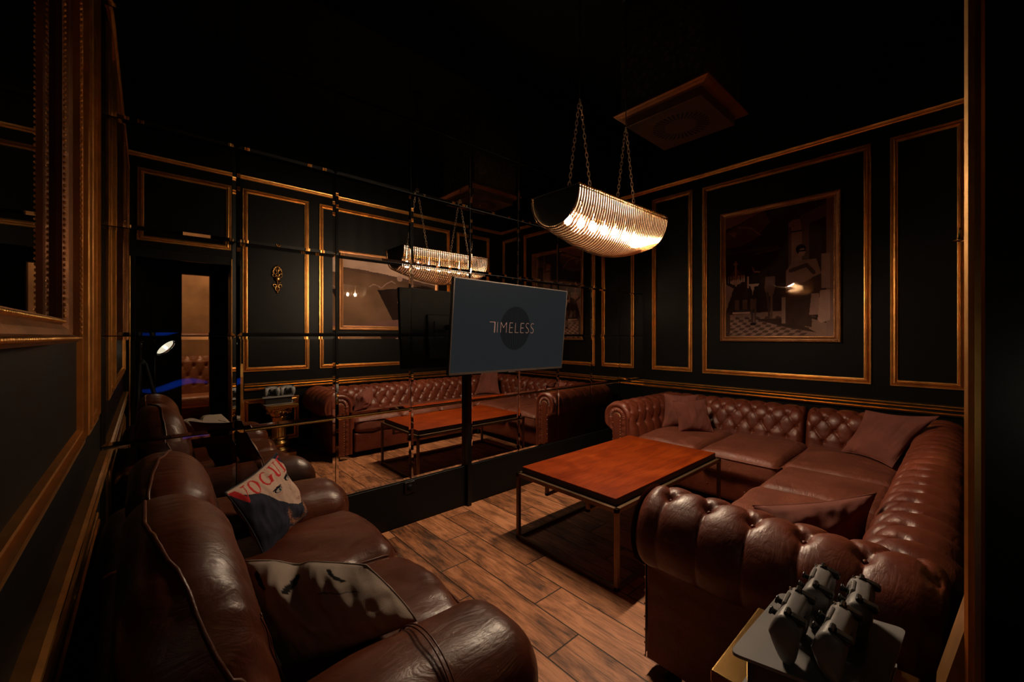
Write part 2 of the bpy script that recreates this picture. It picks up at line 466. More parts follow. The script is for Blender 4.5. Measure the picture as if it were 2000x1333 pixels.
struct('baseboard_front', MB().bbox((X0, YM - 0.012, 0.012), (1.965, YM + 0.02, 0.328), 0.004).bbox((2.003, YM - 0.012, 0.012), (XB, YM + 0.02, 0.328), 0.004).box((X0, YM - 0.004, 0), (XB, YM + 0.02, 0.02)), M['panel_black'])

# mirror tiles with bevelled edges
mb = MB(); TW, TH = 0.5466, 0.535
bw, bh, gp = 0.017, 0.0016, 0.0022
mb.cur = 1
mb.box((X0, YM + 0.004, 0.33), (XB, YM + 0.011, 0.33 + 6 * TH))
mb.cur = 0
for i in range(9):
    for j in range(6):
        x0 = X0 + i * TW + gp; x1 = X0 + (i + 1) * TW - gp; z0 = 0.33 + j * TH + gp; z1 = 0.33 + (j + 1) * TH - gp
        tx = random.uniform(-1, 1) * 0.0009; tz = random.uniform(-1, 1) * 0.0009
        def yy(x, z): return YM + (x - (x0 + x1) / 2) * tx + (z - (z0 + z1) / 2) * tz
        n = len(mb.v)
        mb.v += [(x0, yy(x0, z0) + bh, z0), (x1, yy(x1, z0) + bh, z0), (x1, yy(x1, z1) + bh, z1), (x0, yy(x0, z1) + bh, z1)]
        a, b_, c, d = x0 + bw, x1 - bw, z0 + bw, z1 - bw
        mb.v += [(a, yy(a, c), c), (b_, yy(b_, c), c), (b_, yy(b_, d), d), (a, yy(a, d), d)]
        for f in ((4, 5, 6, 7), (0, 1, 5, 4), (1, 2, 6, 5), (2, 3, 7, 6), (3, 0, 4, 7)): mb.face([n + q for q in f])
o = link('wall_mirror', mb, [M['mirror'], M['black']])
tag(o, 'large mirror of square panes covering the wall behind the television', 'mirror')

# gold mouldings -------------------------------------------------
PROF = [(0, 0), (0, .012), (.003, .016), (.011, .016), (.0145, .005), (.019, .005), (.024, .021), (.033, .024), (.0365, .007), (.0405, .007), (.044, .014), (.050, .013), (.054, 0)]
def wall_pt(side, u, z, h):
    if side == 'back': return (XB - h, u, z)
    if side == 'left': return (X0 + h, u, z)
    if side == 'right': return (u, YR + h, z)
    if side == 'front': return (u, YM - h, z)
def moulding(mb, side, u0, u1, z0, z1, prof=PROF):
    """mitred rectangular frame on a wall; profile runs from the outer edge inwards"""
    rings = []
    for (w_, h) in prof:
        rings.append([(u0 + w_, z0 + w_, h), (u1 - w_, z0 + w_, h), (u1 - w_, z1 - w_, h), (u0 + w_, z1 - w_, h)])
    n = len(mb.v)
    for r_ in rings:
        for (u, z, h) in r_: mb.v.append(wall_pt(side, u, z, h))
    for i in range(len(rings) - 1):
        for k in range(4): mb.face((n + i * 4 + k, n + i * 4 + (k + 1) % 4, n + (i + 1) * 4 + (k + 1) % 4, n + (i + 1) * 4 + k))
tn = [0]
def trim(mb, mats):
    tn[0] += 1; return struct('trim_%d' % tn[0], mb, mats)
def rail(side, u0, u1, z0, z1, prof=None):
    # two gold bands on a black fillet
    H = z1 - z0
    prof = prof or [(0, 0, 0), (0, .020, 1), (.10, .028, 1), (.18, .030, 1), (.24, .020, 1), (.30, .024, 1), (.36, .014, 0), (.50, .012, 0), (.56, .022, 1), (.66, .032, 1), (.74, .034, 1), (.80, .026, 0), (.86, .036, 1), (.95, .036, 1), (1, .026, 1), (1, 0, 1)]
    mb = MB(); n = len(mb.v)
    for (a, h, g) in prof:
        mb.v.append(wall_pt(side, u0, z0 + a * H, h)); mb.v.append(wall_pt(side, u1, z0 + a * H, h))
    for i in range(len(prof) - 1):
        mb.cur = 0 if prof[i][2] else 1
        mb.face((n + 2 * i, n + 2 * i + 1, n + 2 * i + 3, n + 2 * i + 2))
    return trim(mb, [M['gold'], M['wall']])
def thinrail(side, u0, u1, z0, z1):
    return rail(side, u0, u1, z0, z1, [(0, 0, 1), (0, .016, 1), (.2, .024, 1), (.35, .014, 1), (.6, .026, 1), (.8, .03, 1), (1, .02, 1), (1, 0, 1)])
def panel(side, u0, u1, z0, z1):
    mb = MB(); moulding(mb, side, u0, u1, z0, z1); return trim(mb, M['gold'])
# back wall
panel('back', 2.137, 2.649, 0.98, 3.115)
panel('back', 0.56, 2.025, 0.975, 3.10)
panel('back', 0.0, 0.44, 0.975, 3.10)
rail('back', YR, YM, 0.758, 0.848)
thinrail('back', YR, YM, 3.215, 3.262)
# right wall
panel('right', 0.83, 1.542, 0.98, 3.11)
panel('right', 1.665, 3.66, 0.98, 3.11)
panel('right', 3.80, 4.47, 0.98, 3.11)
panel('right', -0.07, 0.72, 2.37, 3.11)
panel('right', 0.83, 1.42, 0.14, 0.66)
rail('right', 0.84, XB, 0.758, 0.848)
thinrail('right', X0, XB, 3.215, 3.262)
# left wall
panel('left', 0.20, 1.93, 1.05, 3.11)
panel('left', 2.06, 2.44, 1.05, 3.11)
panel('left', 0.20, 2.44, 0.14, 0.66)
rail('left', YR, YM, 0.758, 0.848)
thinrail('left', YR, YM, 3.215, 3.262)
# door casing
mb = MB()
mb.cur = 1
mb.box((DX1 - 0.02, YR - 0.2, 0), (DX1 + 0.085, YR + 0.034, 2.2)); mb.box((DX0 - 0.06, YR - 0.2, 0), (DX0 + 0.02, YR + 0.030, 2.2)); mb.box((DX0 - 0.06, YR - 0.2, 2.2), (DX1 + 0.085, YR + 0.034, 2.29))
mb.cur = 0
for xx in (DX1 - 0.018, DX1 + 0.02, DX1 + 0.062):
    mb.tube([(xx, YR + 0.034, 0.0), (xx, YR + 0.034, 2.27)], [0.0085 if xx < DX1 else 0.007] * 2, 10)
mb.tube([(DX0 - 0.02, YR + 0.030, 0.0), (DX0 - 0.02, YR + 0.030, 2.2)], 0.007, 10)
# plinth block with a sloped top
n = len(mb.v); xa, xb = DX1 - 0.02, DX1 + 0.085
mb.v += [(xa, YR, 0), (xb, YR, 0), (xb, YR + 0.072, 0), (xa, YR + 0.072, 0), (xa, YR + 0.068, 0.93), (xb, YR + 0.068, 0.93), (xa, YR + 0.036, 1.08), (xb, YR + 0.036, 1.08), (xa, YR, 1.08), (xb, YR, 1.08)]
for f in ((3, 2, 5, 4), (4, 5, 7, 6), (6, 7, 9, 8), (0, 3, 4, 6, 8), (1, 9, 7, 5, 2)): mb.face([n + i for i in f])
struct('door_1', mb, [M['gold'], M['satin_black']])

# ------------------------------------------------------------------ 2-D raster (for printed pictures)
class Canvas:
    def __init__(s, w_, h_, col=(0, 0, 0)):
        s.w, s.h = w_, h_; s.a = np.zeros((h_, w_, 3)); s.a[:] = col
        s.x, s.y = np.meshgrid((np.arange(w_) + .5) / w_, (np.arange(h_) + .5) / h_)   # x right, y DOWN
    def put(s, m, col, al=1.0):
        m = (m.astype(float) * al)[..., None]; s.a = s.a * (1 - m) + np.array(col) * m
    def poly(s, pts, col, al=1.0):
        m = np.zeros((s.h, s.w), bool); n = len(pts)
        for i in range(n):
            x1, y1 = pts[i]; x2, y2 = pts[(i + 1) % n]
            if y1 == y2: continue
            c = ((y1 <= s.y) & (y2 > s.y)) | ((y2 <= s.y) & (y1 > s.y))
            m ^= c & (s.x < (x2 - x1) * (s.y - y1) / (y2 - y1) + x1)
        s.put(m, col, al)
    def ell(s, cx, cy, rx, ry, col, al=1.0, rot=0, soft=0):
        X, Y = s.x - cx, s.y - cy; c, d = cos(rot), sin(rot)
        q = ((X * c + Y * d) / rx) ** 2 + ((-X * d + Y * c) / ry) ** 2
        if soft: s.put(np.clip((1.0 - q) / soft, 0, 1), col, al)
        else: s.put(q < 1, col, al)
    def line(s, pts, w_, col, al=1.0):
        for i in range(len(pts) - 1):
            (x1, y1), (x2, y2) = pts[i], pts[i + 1]
            ww = w_ if not hasattr(w_, '__len__') else w_[i]
            dx, dy = x2 - x1, y2 - y1; l2 = dx * dx + dy * dy + 1e-12
            t = np.clip(((s.x - x1) * dx + (s.y - y1) * dy) / l2, 0, 1)
            s.put(np.hypot(s.x - x1 - t * dx, s.y - y1 - t * dy) < ww / 2, col, al)
    def rect(s, x0, y0, x1, y1, col, al=1.0): s.put((s.x >= x0) & (s.x < x1) & (s.y >= y0) & (s.y < y1), col, al)
    def noise(s, amt, seed=1, k=6):
        r = np.random.RandomState(seed); tot = np.zeros((s.h, s.w))
        for o in range(3):
            kk = k * 2 ** o; g = r.rand(kk + 2, kk + 2)
            xi = s.x * kk; yi = s.y * kk; i = xi.astype(int); j = yi.astype(int); fx, fy = xi - i, yi - j
            tot += (g[j, i] * (1 - fx) * (1 - fy) + g[j, i + 1] * fx * (1 - fy) + g[j + 1, i] * (1 - fx) * fy + g[j + 1, i + 1] * fx * fy - .5) / 2 ** o
        s.a *= np.clip(1 + tot * amt, 0.1, 3)[..., None]
    def sample(s, u, v):
        return s.a[min(s.h - 1, max(0, int(v * s.h))), min(s.w - 1, max(0, int(u * s.w)))]

def picture(name, label, side, u0, u1, z0, z1, cv, flip, fw=0.055, deep=0.03, gain=1.0, gold='gold_dark'):
    """framed print: frame (> beading) and print"""
    c = wall_pt(side, (u0 + u1) / 2, z0, 0)
    t = thing(name, label, 'framed picture', c)
    mb = MB()
    pr = [(0, 0), (0, deep * .85), (.006, deep), (.014, deep), (.018, deep * .75), (fw * .55, deep * .62), (fw * .75, deep * .4), (fw * .85, deep * .5), (fw, deep * .45), (fw, 0.004)]
    moulding(mb, side, u0, u1, z0, z1, pr)
    fr = link('frame', mb, M[gold], t, smooth=False)
    for inset, hh, r in ((0.010, deep, 0.0045), (fw * .88, deep * .5, 0.004)):
        mb = MB(); mb.smooth = True
        a0, a1, b0, b1 = u0 + inset, u1 - inset, z0 + inset, z1 - inset
        st = 0.013
        for (p, q) in (((a0, b0), (a1, b0)), ((a1, b0), (a1, b1)), ((a1, b1), (a0, b1)), ((a0, b1), (a0, b0))):
            ln = math.hypot(q[0] - p[0], q[1] - p[1]); k = int(ln / st)
            for i in range(k):
                u = p[0] + (q[0] - p[0]) * i / k; z = p[1] + (q[1] - p[1]) * i / k
                mb.ball(wall_pt(side, u, z, hh), r, 6, 4)
        link('beading', mb, M['gold'], fr)
    a0, a1, b0, b1 = u0 + fw - .004, u1 - fw + .004, z0 + fw - .004, z1 - fw + .004
    nu, nz = cv.w // 1, cv.h // 1
    mb = MB(); cols = []
    for i in range(nu + 1):
        for j in range(nz + 1):
            u = a0 + (a1 - a0) * i / nu; z = b0 + (b1 - b0) * j / nz
            mb.v.append(wall_pt(side, u, z, 0.010))
            cu = i / nu; cu = 1 - cu if flip else cu
            cols.append(np.minimum(cv.sample(cu, 1 - j / nz) * gain, .9))
    for i in range(nu):
        for j in range(nz):
            a = i * (nz + 1) + j
            mb.face((a, a + nz + 1, a + nz + 2, a + 1))
    link('print', mb, M['print'], t, cols=np.array(cols))
    return t

# picture on the back wall: sepia hall with a column and standing figures
cv = Canvas(230, 300, (0.018, 0.010, 0.008))
lt = (0.11, 0.065, 0.05); md = (0.055, 0.03, 0.024); dk = (0.008, 0.005, 0.004); hi = (0.24, 0.15, 0.115)
cv.poly([(0, .13), (.40, 0), (.45, .10), (.30, .22), (0, .30)], (.05, .026, .021)); cv.poly([(0, 0), (.40, 0), (.12, .08), (0, .10)], (.10, .06, .05))
cv.poly([(.02, .13), (.12, .14), (.10, .18)], lt); cv.line([(.14, .10), (.26, .12), (.36, .19)], .012, lt); cv.line([(.16, .14), (.28, .16), (.33, .2)], .008, md)
cv.rect(0, .26, .62, .80, (.016, .009, .007)); cv.line([(.3, .34), (.55, .32)], .006, md)
cv.poly([(.05, .82), (.6, .80), (1, .92), (1, 1), (.04, 1)], (.10, .058, .044))
for k in range(16):
    for q in range(7):
        if (k + q) % 2: cv.poly([(.06 + .05 * k - .012 * q, .84 + q * .022), (.105 + .05 * k - .012 * q, .843 + q * .022), (.10 + .05 * k - .016 * q, .862 + q * .022), (.05 + .05 * k - .016 * q, .86 + q * .022)], (.035, .02, .016))
cv.poly([(.30, .86), (.62, .86), (.86, .97), (.6, .93)], (.02, .012, .01))
cv.rect(.62, .14, .80, .62, (.05, .03, .024)); cv.rect(.65, .12, .74, .50, (.12, .07, .055)); cv.rect(.62, .13, .79, .17, (.10, .06, .05)); cv.rect(.64, .20, .76, .215, dk)
cv.poly([(.72, .10), (1, .02), (1, .12), (.80, .16), (.74, .22)], (.045, .027, .022))
cv.rect(.94, 0, 1, 1, (.09, .052, .042)); cv.rect(.90, .40, .97, .65, (.13, .078, .062)); cv.rect(.80, .17, .9, .62, (.02, .012, .01))
cv.poly([(.56, .68), (.82, .68), (.82, .93), (.56, .90)], (.022, .013, .011)); cv.rect(.56, .70, .59, .90, (.11, .07, .055))
cv.poly([(.82, .68), (.88, .68), (.89, .84), (.80, .84)], (.12, .07, .055)); cv.poly([(.89, .66), (.97, .66), (.97, .88), (.90, .90), (.87, .88)], (.15, .09, .07))
cv.poly([(.0, .56), (.09, .60), (.0, .80)], (.13, .075, .06)); cv.rect(0, .80, .05, .96, (.025, .015, .012))
# seated figure by the pedestal
cv.ell(.73, .345, .045, .035, dk); cv.ell(.74, .37, .028, .03, (.13, .08, .062)); cv.rect(.71, .352, .775, .366, dk)
cv.poly([(.66, .43), (.86, .43), (.90, .54), (.84, .56), (.60, .66), (.60, .50)], (.10, .058, .045)); cv.line([(.64, .50), (.78, .47), (.84, .53)], .03, (.03, .018, .015))
# two standing figures
cv.poly([(.235, .50), (.345, .50), (.36, .60), (.335, .74), (.25, .74), (.235, .62)], (.012, .007, .006)); cv.ell(.295, .47, .022, .03, (.02, .012, .01)); cv.line([(.28, .44), (.30, .48), (.35, .485)], .010, (.17, .10, .08))
cv.line([(.24, .52), (.24, .60)], .018, (.17, .10, .08)); cv.poly([(.24, .575), (.35, .575), (.345, .59), (.30, .60), (.285, .66), (.265, .60)], hi)
cv.line([(.275, .70), (.28, .88)], .022, (.035, .02, .016)); cv.line([(.315, .70), (.305, .89)], .022, (.045, .026, .02)); cv.line([(.27, .90), (.31, .90)], .018, dk)
cv.poly([(.41, .53), (.50, .53), (.50, .62), (.48, .68), (.42, .68), (.40, .62)], (.06, .035, .028)); cv.ell(.44, .50, .018, .026, dk)
cv.line([(.43, .66), (.445, .85)], .022, (.03, .018, .015)); cv.line([(.47, .66), (.465, .85)], .022, (.055, .032, .026))
# chandelier
for k in range(9):
    xx = .03 + .165 * k / 8; cv.line([(.11, .44), (xx, .545 - .03 * abs(k - 4) / 4)], .005, (.06, .036, .028)); cv.line([(xx, .50), (xx, .55)], .009, hi)
cv.ell(.11, .55, .06, .022, (.16, .10, .078)); cv.line([(.11, .38), (.11, .58)], .016, (.15, .09, .07)); cv.ell(.11, .40, .022, .012, (.15, .09, .07))
for k in range(3): cv.rect(.10 + k * .08, .70, .15 + k * .08, .78, (.05, .029, .023))
cv.rect(.08, .80, .26, .815, hi)
cv.noise(0.5, 3, 9)
picture('framed_picture', 'sepia interior photograph in a portrait gilded frame on the back wall', 'back', .769, 1.824, 1.343, 2.75, cv, True, gain=4.2)

# picture on the right wall (seen in the mirror)
cv = Canvas(300, 210, (0.03, 0.016, 0.011))
cv.put(np.clip(1 - np.hypot((cv.x - .10) * .9, cv.y - .62) / .75, 0, 1), (.16, .085, .048), .75)
cv.poly([(0, 0), (1, 0), (1, .32), (.55, .235), (.2, .185), (0, .175)], (.26, .165, .125)); cv.poly([(0, .175), (.55, .235), (1, .32), (1, .36), (0, .2)], (.06, .032, .024))
cv.line([(.26, .42), (.30, .38), (.35, .40), (.38, .43)], .014, (.17, .10, .08)); cv.line([(.38, .43), (.43, .36), (.49, .31), (.53, .34)], .012, (.17, .10, .08))
cv.poly([(.34, .46), (.9, .34), (1, .4), (1, 1), (.5, .9)], (.012, .007, .006))
cv.poly([(.05, 1), (.5, .90), (1, .86), (1, 1)], (.085, .04, .034))
cv.poly([(.55, .62), (.60, .60), (.66, .74), (.72, .80), (.70, .92), (.63, .96), (.57, .84), (.60, .76)], (.20, .115, .095))
for k in range(60):
    a = random.uniform(-.9, 1.4); x0, y0 = random.uniform(.72, .9), random.uniform(.55, .88)
    cv.line([(x0, y0), (x0 + .07 * cos(a), y0 + .12 * sin(a))], .012, random.choice([(.17, .095, .08), (.10, .055, .045), (.24, .145, .12)]))
cv.ell(.58, .26, .03, .045, (.2, .125, .10)); cv.noise(.4, 5, 6)
picture('framed_picture', 'dim sepia picture in a wide gilded frame, seen in the mirror', 'right', 1.907, 3.43, 1.485, 2.545, cv, False, gain=1.15)
# picture on the left wall
cv = Canvas(60, 60, (0.012, 0.008, 0.006)); cv.poly([(.1, .3), (.7, .2), (.9, .8), (.2, .95)], (.03, .018, .012)); cv.noise(.6, 8, 4)
picture('framed_picture', 'tall dark glazed picture in a heavy rope-carved gilded frame on the left wall', 'left', .42, 1.44, 1.385, 2.95, cv, False, fw=.055, deep=.045, gain=.35)

# ------------------------------------------------------------------ upholstery helpers
def ncrease(x, p): return abs(sin(pi * x)) ** p
def tufting(a, b, nb, pit=1.0):
    """height 0..1; button rows are b = 0..nb, odd rows shifted half a button; outside them plain pleats"""
    def cr(x):
        d = abs(x - round(x)); return 0.62 * abs(sin(pi * d)) ** 0.85 + 0.38 * (1 - exp(-d / 0.045))
    if b < 0:
        h = 1 - (1 - cr(a)) * exp(b * 0.55)
    elif b > nb:
        h = 1 - (1 - cr(a + nb / 2.0)) * exp(-(b - nb) * 0.50)
    else:
        h = (cr(a + b / 2) * cr(a - b / 2)) ** 0.62
        k = min(1, b * 3, (nb - b) * 3)
        h = h * k + (1 - k) * cr(a if b < 1 else a + nb / 2.0)
    rb = min(max(round(b), 0), nb)
    da = a - rb / 2.0; da -= round(da)
    db = b - rb
    g = exp(-((da / (0.13 * pit)) ** 2 + (db / (0.16 * pit)) ** 2))
    return h - 0.85 * pit * g
def arc_profile(pts, step):
    """resample polyline with normals"""
    P = [Vector((p[0], p[1])) for p in pts]
    out = []; s = 0
    seg = [(P[i + 1] - P[i]).length for i in range(len(P) - 1)]; tot = sum(seg); n = max(2, int(tot / step))
    for k in range(n + 1):
        d = tot * k / n; i = 0
        while i < len(seg) - 1 and d > seg[i]: d -= seg[i]; i += 1
        out.append(P[i].lerp(P[i + 1], min(1, d / seg[i])))
    nor = []
    for k in range(len(out)):
        T = (out[min(k + 1, n)] - out[max(k - 1, 0)]).normalized(); nor.append(Vector((-T.y, T.x)))
    return out, nor, tot
ROLLC, ROLLR = (0.185, 0.605), 0.130
def chester_profile(R_=None, cz=None):
    R_ = R_ or ROLLR; cz = cz or ROLLC[1]
    p = [(0.012, 0.34), (0.020, 0.42), (0.030, 0.50), (0.048, 0.565)]
    for k in range(0, 27):
        th = radians(170 - k * 9.2)
        p.append((ROLLC[0] + R_ * cos(th), cz + R_ * sin(th)))
    p += [(0.232, 0.47), (0.228, 0.40), (0.228, 0.06)]
    return p
T_CREST = None
def roll(name, parent, org, along, out, Ln, a0, sp, nb, dt, t_last, mat, step=0.0085, amp=0.022, fade=0.04, R_=None, cz=None, pit=1.0):
    """tufted chesterfield back or arm; org = point on the seat-side base line"""
    prof, nor, tot = arc_profile(chester_profile(R_, cz), step)
    al = Vector(along); ou = Vector(out); O = Vector(org)
    nu = int(Ln / step) + 1
    t0 = t_last - nb * dt
    mb = MB(); mb.smooth = True; nv = len(prof)
    def f(i, j):
        s = Ln * i / (nu - 1); t = tot * j / (nv - 1)
        p = prof[j]; n = nor[j]
        a = (s - a0) / sp; b = (t - t0) / dt
        edge = min(s, Ln - s); e = min(1, edge / fade) if True else 1
        bot = min(1, max(0, (tot - 0.42 - t) / 0.08)) ; top = min(1, t / 0.05)
        h = (tufting(a, b, nb, pit) * (0.25 + 0.75 * e) * bot * top) * amp
        inset = (1 - sqrt(max(0, 1 - (1 - min(1, edge / 0.035)) ** 2))) * 0.030
        inset *= min(1, max(0.0, (tot - 0.38 - t) / 0.05))
        wr = noise.noise(Vector((s * 9 + org[0] * 3, t * 16, org[1]))) * 0.003
        d = h - inset + wr
        return O + al * s + ou * (p.x + n.x * d) + Vector((0, 0, p.y + n.y * d))
    mb.grid(f, nu, nv)
    # end caps
    for ii in (0, nu - 1):
        mb.face([ii * nv + j for j in range(nv)] if ii == 0 else [ii * nv + j for j in range(nv)][::-1])
    o = link(name, mb, mat, parent)
    # buttons
    for r in range(nb + 1):
        t = t0 + r * dt; j = int(round(t / tot * (nv - 1)))
        if j < 0 or j >= nv: continue
        k = -3
        while k < 60:
            s = a0 + (k + r / 2.0) * sp; k += 1
            if s < 0.03 or s > Ln - 0.03: continue
            p = prof[j]; n = nor[j]; d = -amp * 0.62
            c = O + al * s + ou * (p.x + n.x * d) + Vector((0, 0, p.y + n.y * d))
            bb = MB(); bb.smooth = True; bb.ball(c, 0.0085, 8, 6); link('tufting_button', bb, mat, o)
    return o

def scroll_front(parent, org, out, face, mat, R_=None):
    """keyhole-shaped arm facing: pleated ring, plain centre, nail heads. org: base line point (d=0,z=0) on the facing plane"""
    O = Vector(org); ou = Vector(out); fa = Vector(face)
    R = (R_ or ROLLR) + 0.012
    cz = ROLLC[1]; cd = ROLLC[0] - 0.004; zb = 0.06; st = cz - zb
    # outline parameter: up the inner side, over the arch, down the outer side
    ns = 120; s_in = 40; s_arc = 60
    nr = 26
    mb = MB(); mb.smooth = True
    def base(i):
        if i <= s_in: z = zb + st * i / s_in; return (0.0, z), (-1.0, 0.0), 'in', z
        if i <= s_in + s_arc:
            th = pi - pi * (i - s_in) / s_arc; return (0.0, cz), (cos(th), sin(th)), 'arc', th
        z = cz - st * (i - s_in - s_arc) / (ns - s_in - s_arc); return (0.0, z), (1.0, 0.0), 'out', z
    def dmax(kind, v):
        if kind == 'in': return 0.135 + 0.0 * v if v > 0.3 else 0.135
        if kind == 'arc': return R if v < pi / 2 else R
        # outer side: roll until it curls under, then the narrow stem
        q = cz - v
        if q < R: return max(0.052, sqrt(max(0, R * R - q * q)))
        return 0.048
    def hgt(D, i):
        pl = (0.5 + 0.5 * cos(i * 2 * pi / 4.0))
        if D < 0.040: return 0.016 + 0.004 * (1 - (D / 0.04) ** 2)
        if D < 0.048: return 0.010
        if D < 0.092:
            x = (D - 0.048) / 0.044; return 0.008 + 0.014 * sin(pi * x) * (0.35 + 0.65 * pl)
        if D < 0.100: return 0.006
        x = min(1, (D - 0.100) / 0.042); return 0.006 + 0.012 * sin(pi * min(1, x * 0.9 + .05))
    def f(i, j):
        c, dr, kind, v = base(i); Dm = dmax(kind, v)
        D = Dm * j / (nr - 1)
        x = cd + c[0] + dr[0] * D; z = c[1] + dr[1] * D
        return O + ou * x + Vector((0, 0, z)) + fa * (hgt(D, i) + 0.004)
    mb.grid(f, ns + 1, nr)
    o = link('arm_facing', mb, mat, parent)
    nb_ = MB(); nb_.smooth = True
    for D in (0.044,):
        for i in range(0, ns + 1, 2):
            c, dr, kind, v = base(i)
            x = cd + dr[0] * D; z = c[1] + dr[1] * D
            nb_.ball(O + ou * x + Vector((0, 0, z)) + fa * 0.017, 0.0052, 6, 4)
    link('nail_trim', nb_, M['nail'], o)
    return o

def cushion_block(parent, name, x0, x1, y0, y1, z0, z1, mat, r=0.055, crown=0.035, n=7, seed=0, wr=0.006, piping=True):
    c = ((x0 + x1) / 2, (y0 + y1) / 2, (z0 + z1) / 2)
    hx, hy, hz = (x1 - x0) / 2, (y1 - y0) / 2, (z1 - z0) / 2
    def fn(p, d):
        q = noise.noise(Vector((p.x * 5 + seed * 7.1, p.y * 5, p.z * 3))) * wr
        q2 = noise.noise(Vector((p.x * 17 + seed * 3.1, p.y * 9, p.z * 12))) * wr * 0.45
        nn = Vector((p.x / hx, p.y / hy, p.z / hz * 1.3)); nn.normalize()
        return p + nn * (q + q2)
    mb = MB(); mb.smooth = True; mb.add(*soft_box(c, (x1 - x0, y1 - y0, z1 - z0), r, n, crown, fn))
    o = link(name, mb, mat, parent)
    if piping:
        pb = MB(); pb.smooth = True
        for zz in (z1 - r * .62,):
            pts = []; rr = r * 0.9
            for (cx, cy, a) in ((x1 - rr, y1 - rr, 0), (x0 + rr, y1 - rr, 90), (x0 + rr, y0 + rr, 180), (x1 - rr, y0 + rr, 270)):
                for k in range(5): th = radians(a + 22.5 * k); pts.append((cx + (rr + .001) * cos(th), cy + (rr + .001) * sin(th), zz))
            # densify
            pts2 = []
            for i in range(len(pts)):
                a = Vector(pts[i]); b = Vector(pts[(i + 1) % len(pts)]); m = max(1, int((b - a).length / .04))
                for k in range(m): pts2.append(a.lerp(b, k / m))
            pb.tube(pts2, 0.0048, 6, closed=True)
        link('piping', pb, mat, o)
    return o

# ------------------------------------------------------------------ chesterfield corner sofa
sofa = thing('corner_sofa', 'large brown tufted leather corner sofa with rolled arms along the back and right walls', 'sofa', (3.2, 0.6, 0))
TL = 0.62      # arc position of the last button row (just past the crest)
_, _, _tt = arc_profile(chester_profile(), 0.0085)
TCR = 0.236 + ROLLR * radians(80 + 12)
LM = M['leather']
XF = 4.345     # seat side of the back along the back wall
YF = 0.300     # seat side of the back along the right wall
roll('back', sofa, (XF, 0.98, 0), (0, 1, 0), (1, 0, 0), 1.30, 0.127, 0.142, 3, 0.100, TCR, LM)
roll('back', sofa, (XF, 0.10, 0), (0, 1, 0), (1, 0, 0), 0.865, 0.16, 0.142, 3, 0.100, TCR, LM)
roll('back', sofa, (1.66, YF, 0), (1, 0, 0), (0, -1, 0), 2.92, 0.10, 0.145, 3, 0.100, TCR, LM)
a1 = roll('arm', sofa, (1.785, 0.89, 0), (0, -1, 0), (-1, 0, 0), 0.86, 0.10, 0.148, 2, 0.120, 0.235 + 0.150 * radians(80 + 38), LM, step=0.0065, amp=0.022, fade=0.05, R_=0.150, cz=0.607, pit=1.25)
a2 = roll('arm', sofa, (3.44, 2.11, 0), (1, 0, 0), (0, 1, 0), 1.16, 0.13, 0.145, 2, 0.115, TCR, LM)
scroll_front(a1, (1.785, 0.885, 0), (-1, 0, 0), (0, 1, 0), LM, .150)
scroll_front(a2, (3.445, 2.11, 0), (0, 1, 0), (-1, 0, 0), LM)
# frames behind the tufting and the base
mb = MB(); mb.smooth = True
mb.add(*soft_box((3.99, 1.195, 0.175), (0.92, 2.0, 0.23), 0.03, 4))
mb.add(*soft_box((2.65, 0.435, 0.175), (1.76, 0.90, 0.23), 0.03, 4))
base = link('base', mb, LM, sofa)
bb = MB(); bb.smooth = True
for k in range(8):
    for c in ((3.532, 1.03 + k * .145, 0.21 - .05 * (k % 2)), (1.95 + k * .2, 0.884, 0.21 - .05 * (k % 2))):
        bb = MB(); bb.smooth = True; bb.ball(c, .009, 8, 5); link('tufting_button', bb, LM, base)
for (fx, fy) in ((1.60, 0.80), (1.60, 0.08), (3.50, 2.27), (4.55, 2.27), (4.55, 0.05), (3.56, 0.86)):
    link('foot', MB().lathe((fx, fy, 0), [(0.03, 0), (0.034, 0.01), (0.026, 0.03), (0.03, 0.07)], 16), M['black'], sofa, smooth=True)
SC = [(3.46, 4.37, 1.53, 2.115), (3.46, 4.37, 0.925, 1.525), (3.50, 4.37, 0.29, 0.92), (2.905, 3.495, 0.29, 0.90), (2.35, 2.90, 0.29, 0.91), (1.77, 2.345, 0.29, 0.91)]
for i, (a, b_, c, d) in enumerate(SC):
    cushion_block(sofa, 'seat_cushion', a, b_, c, d, 0.275, 0.455, M['leather_seat'], 0.06, 0.025, 7, i, 0.010)

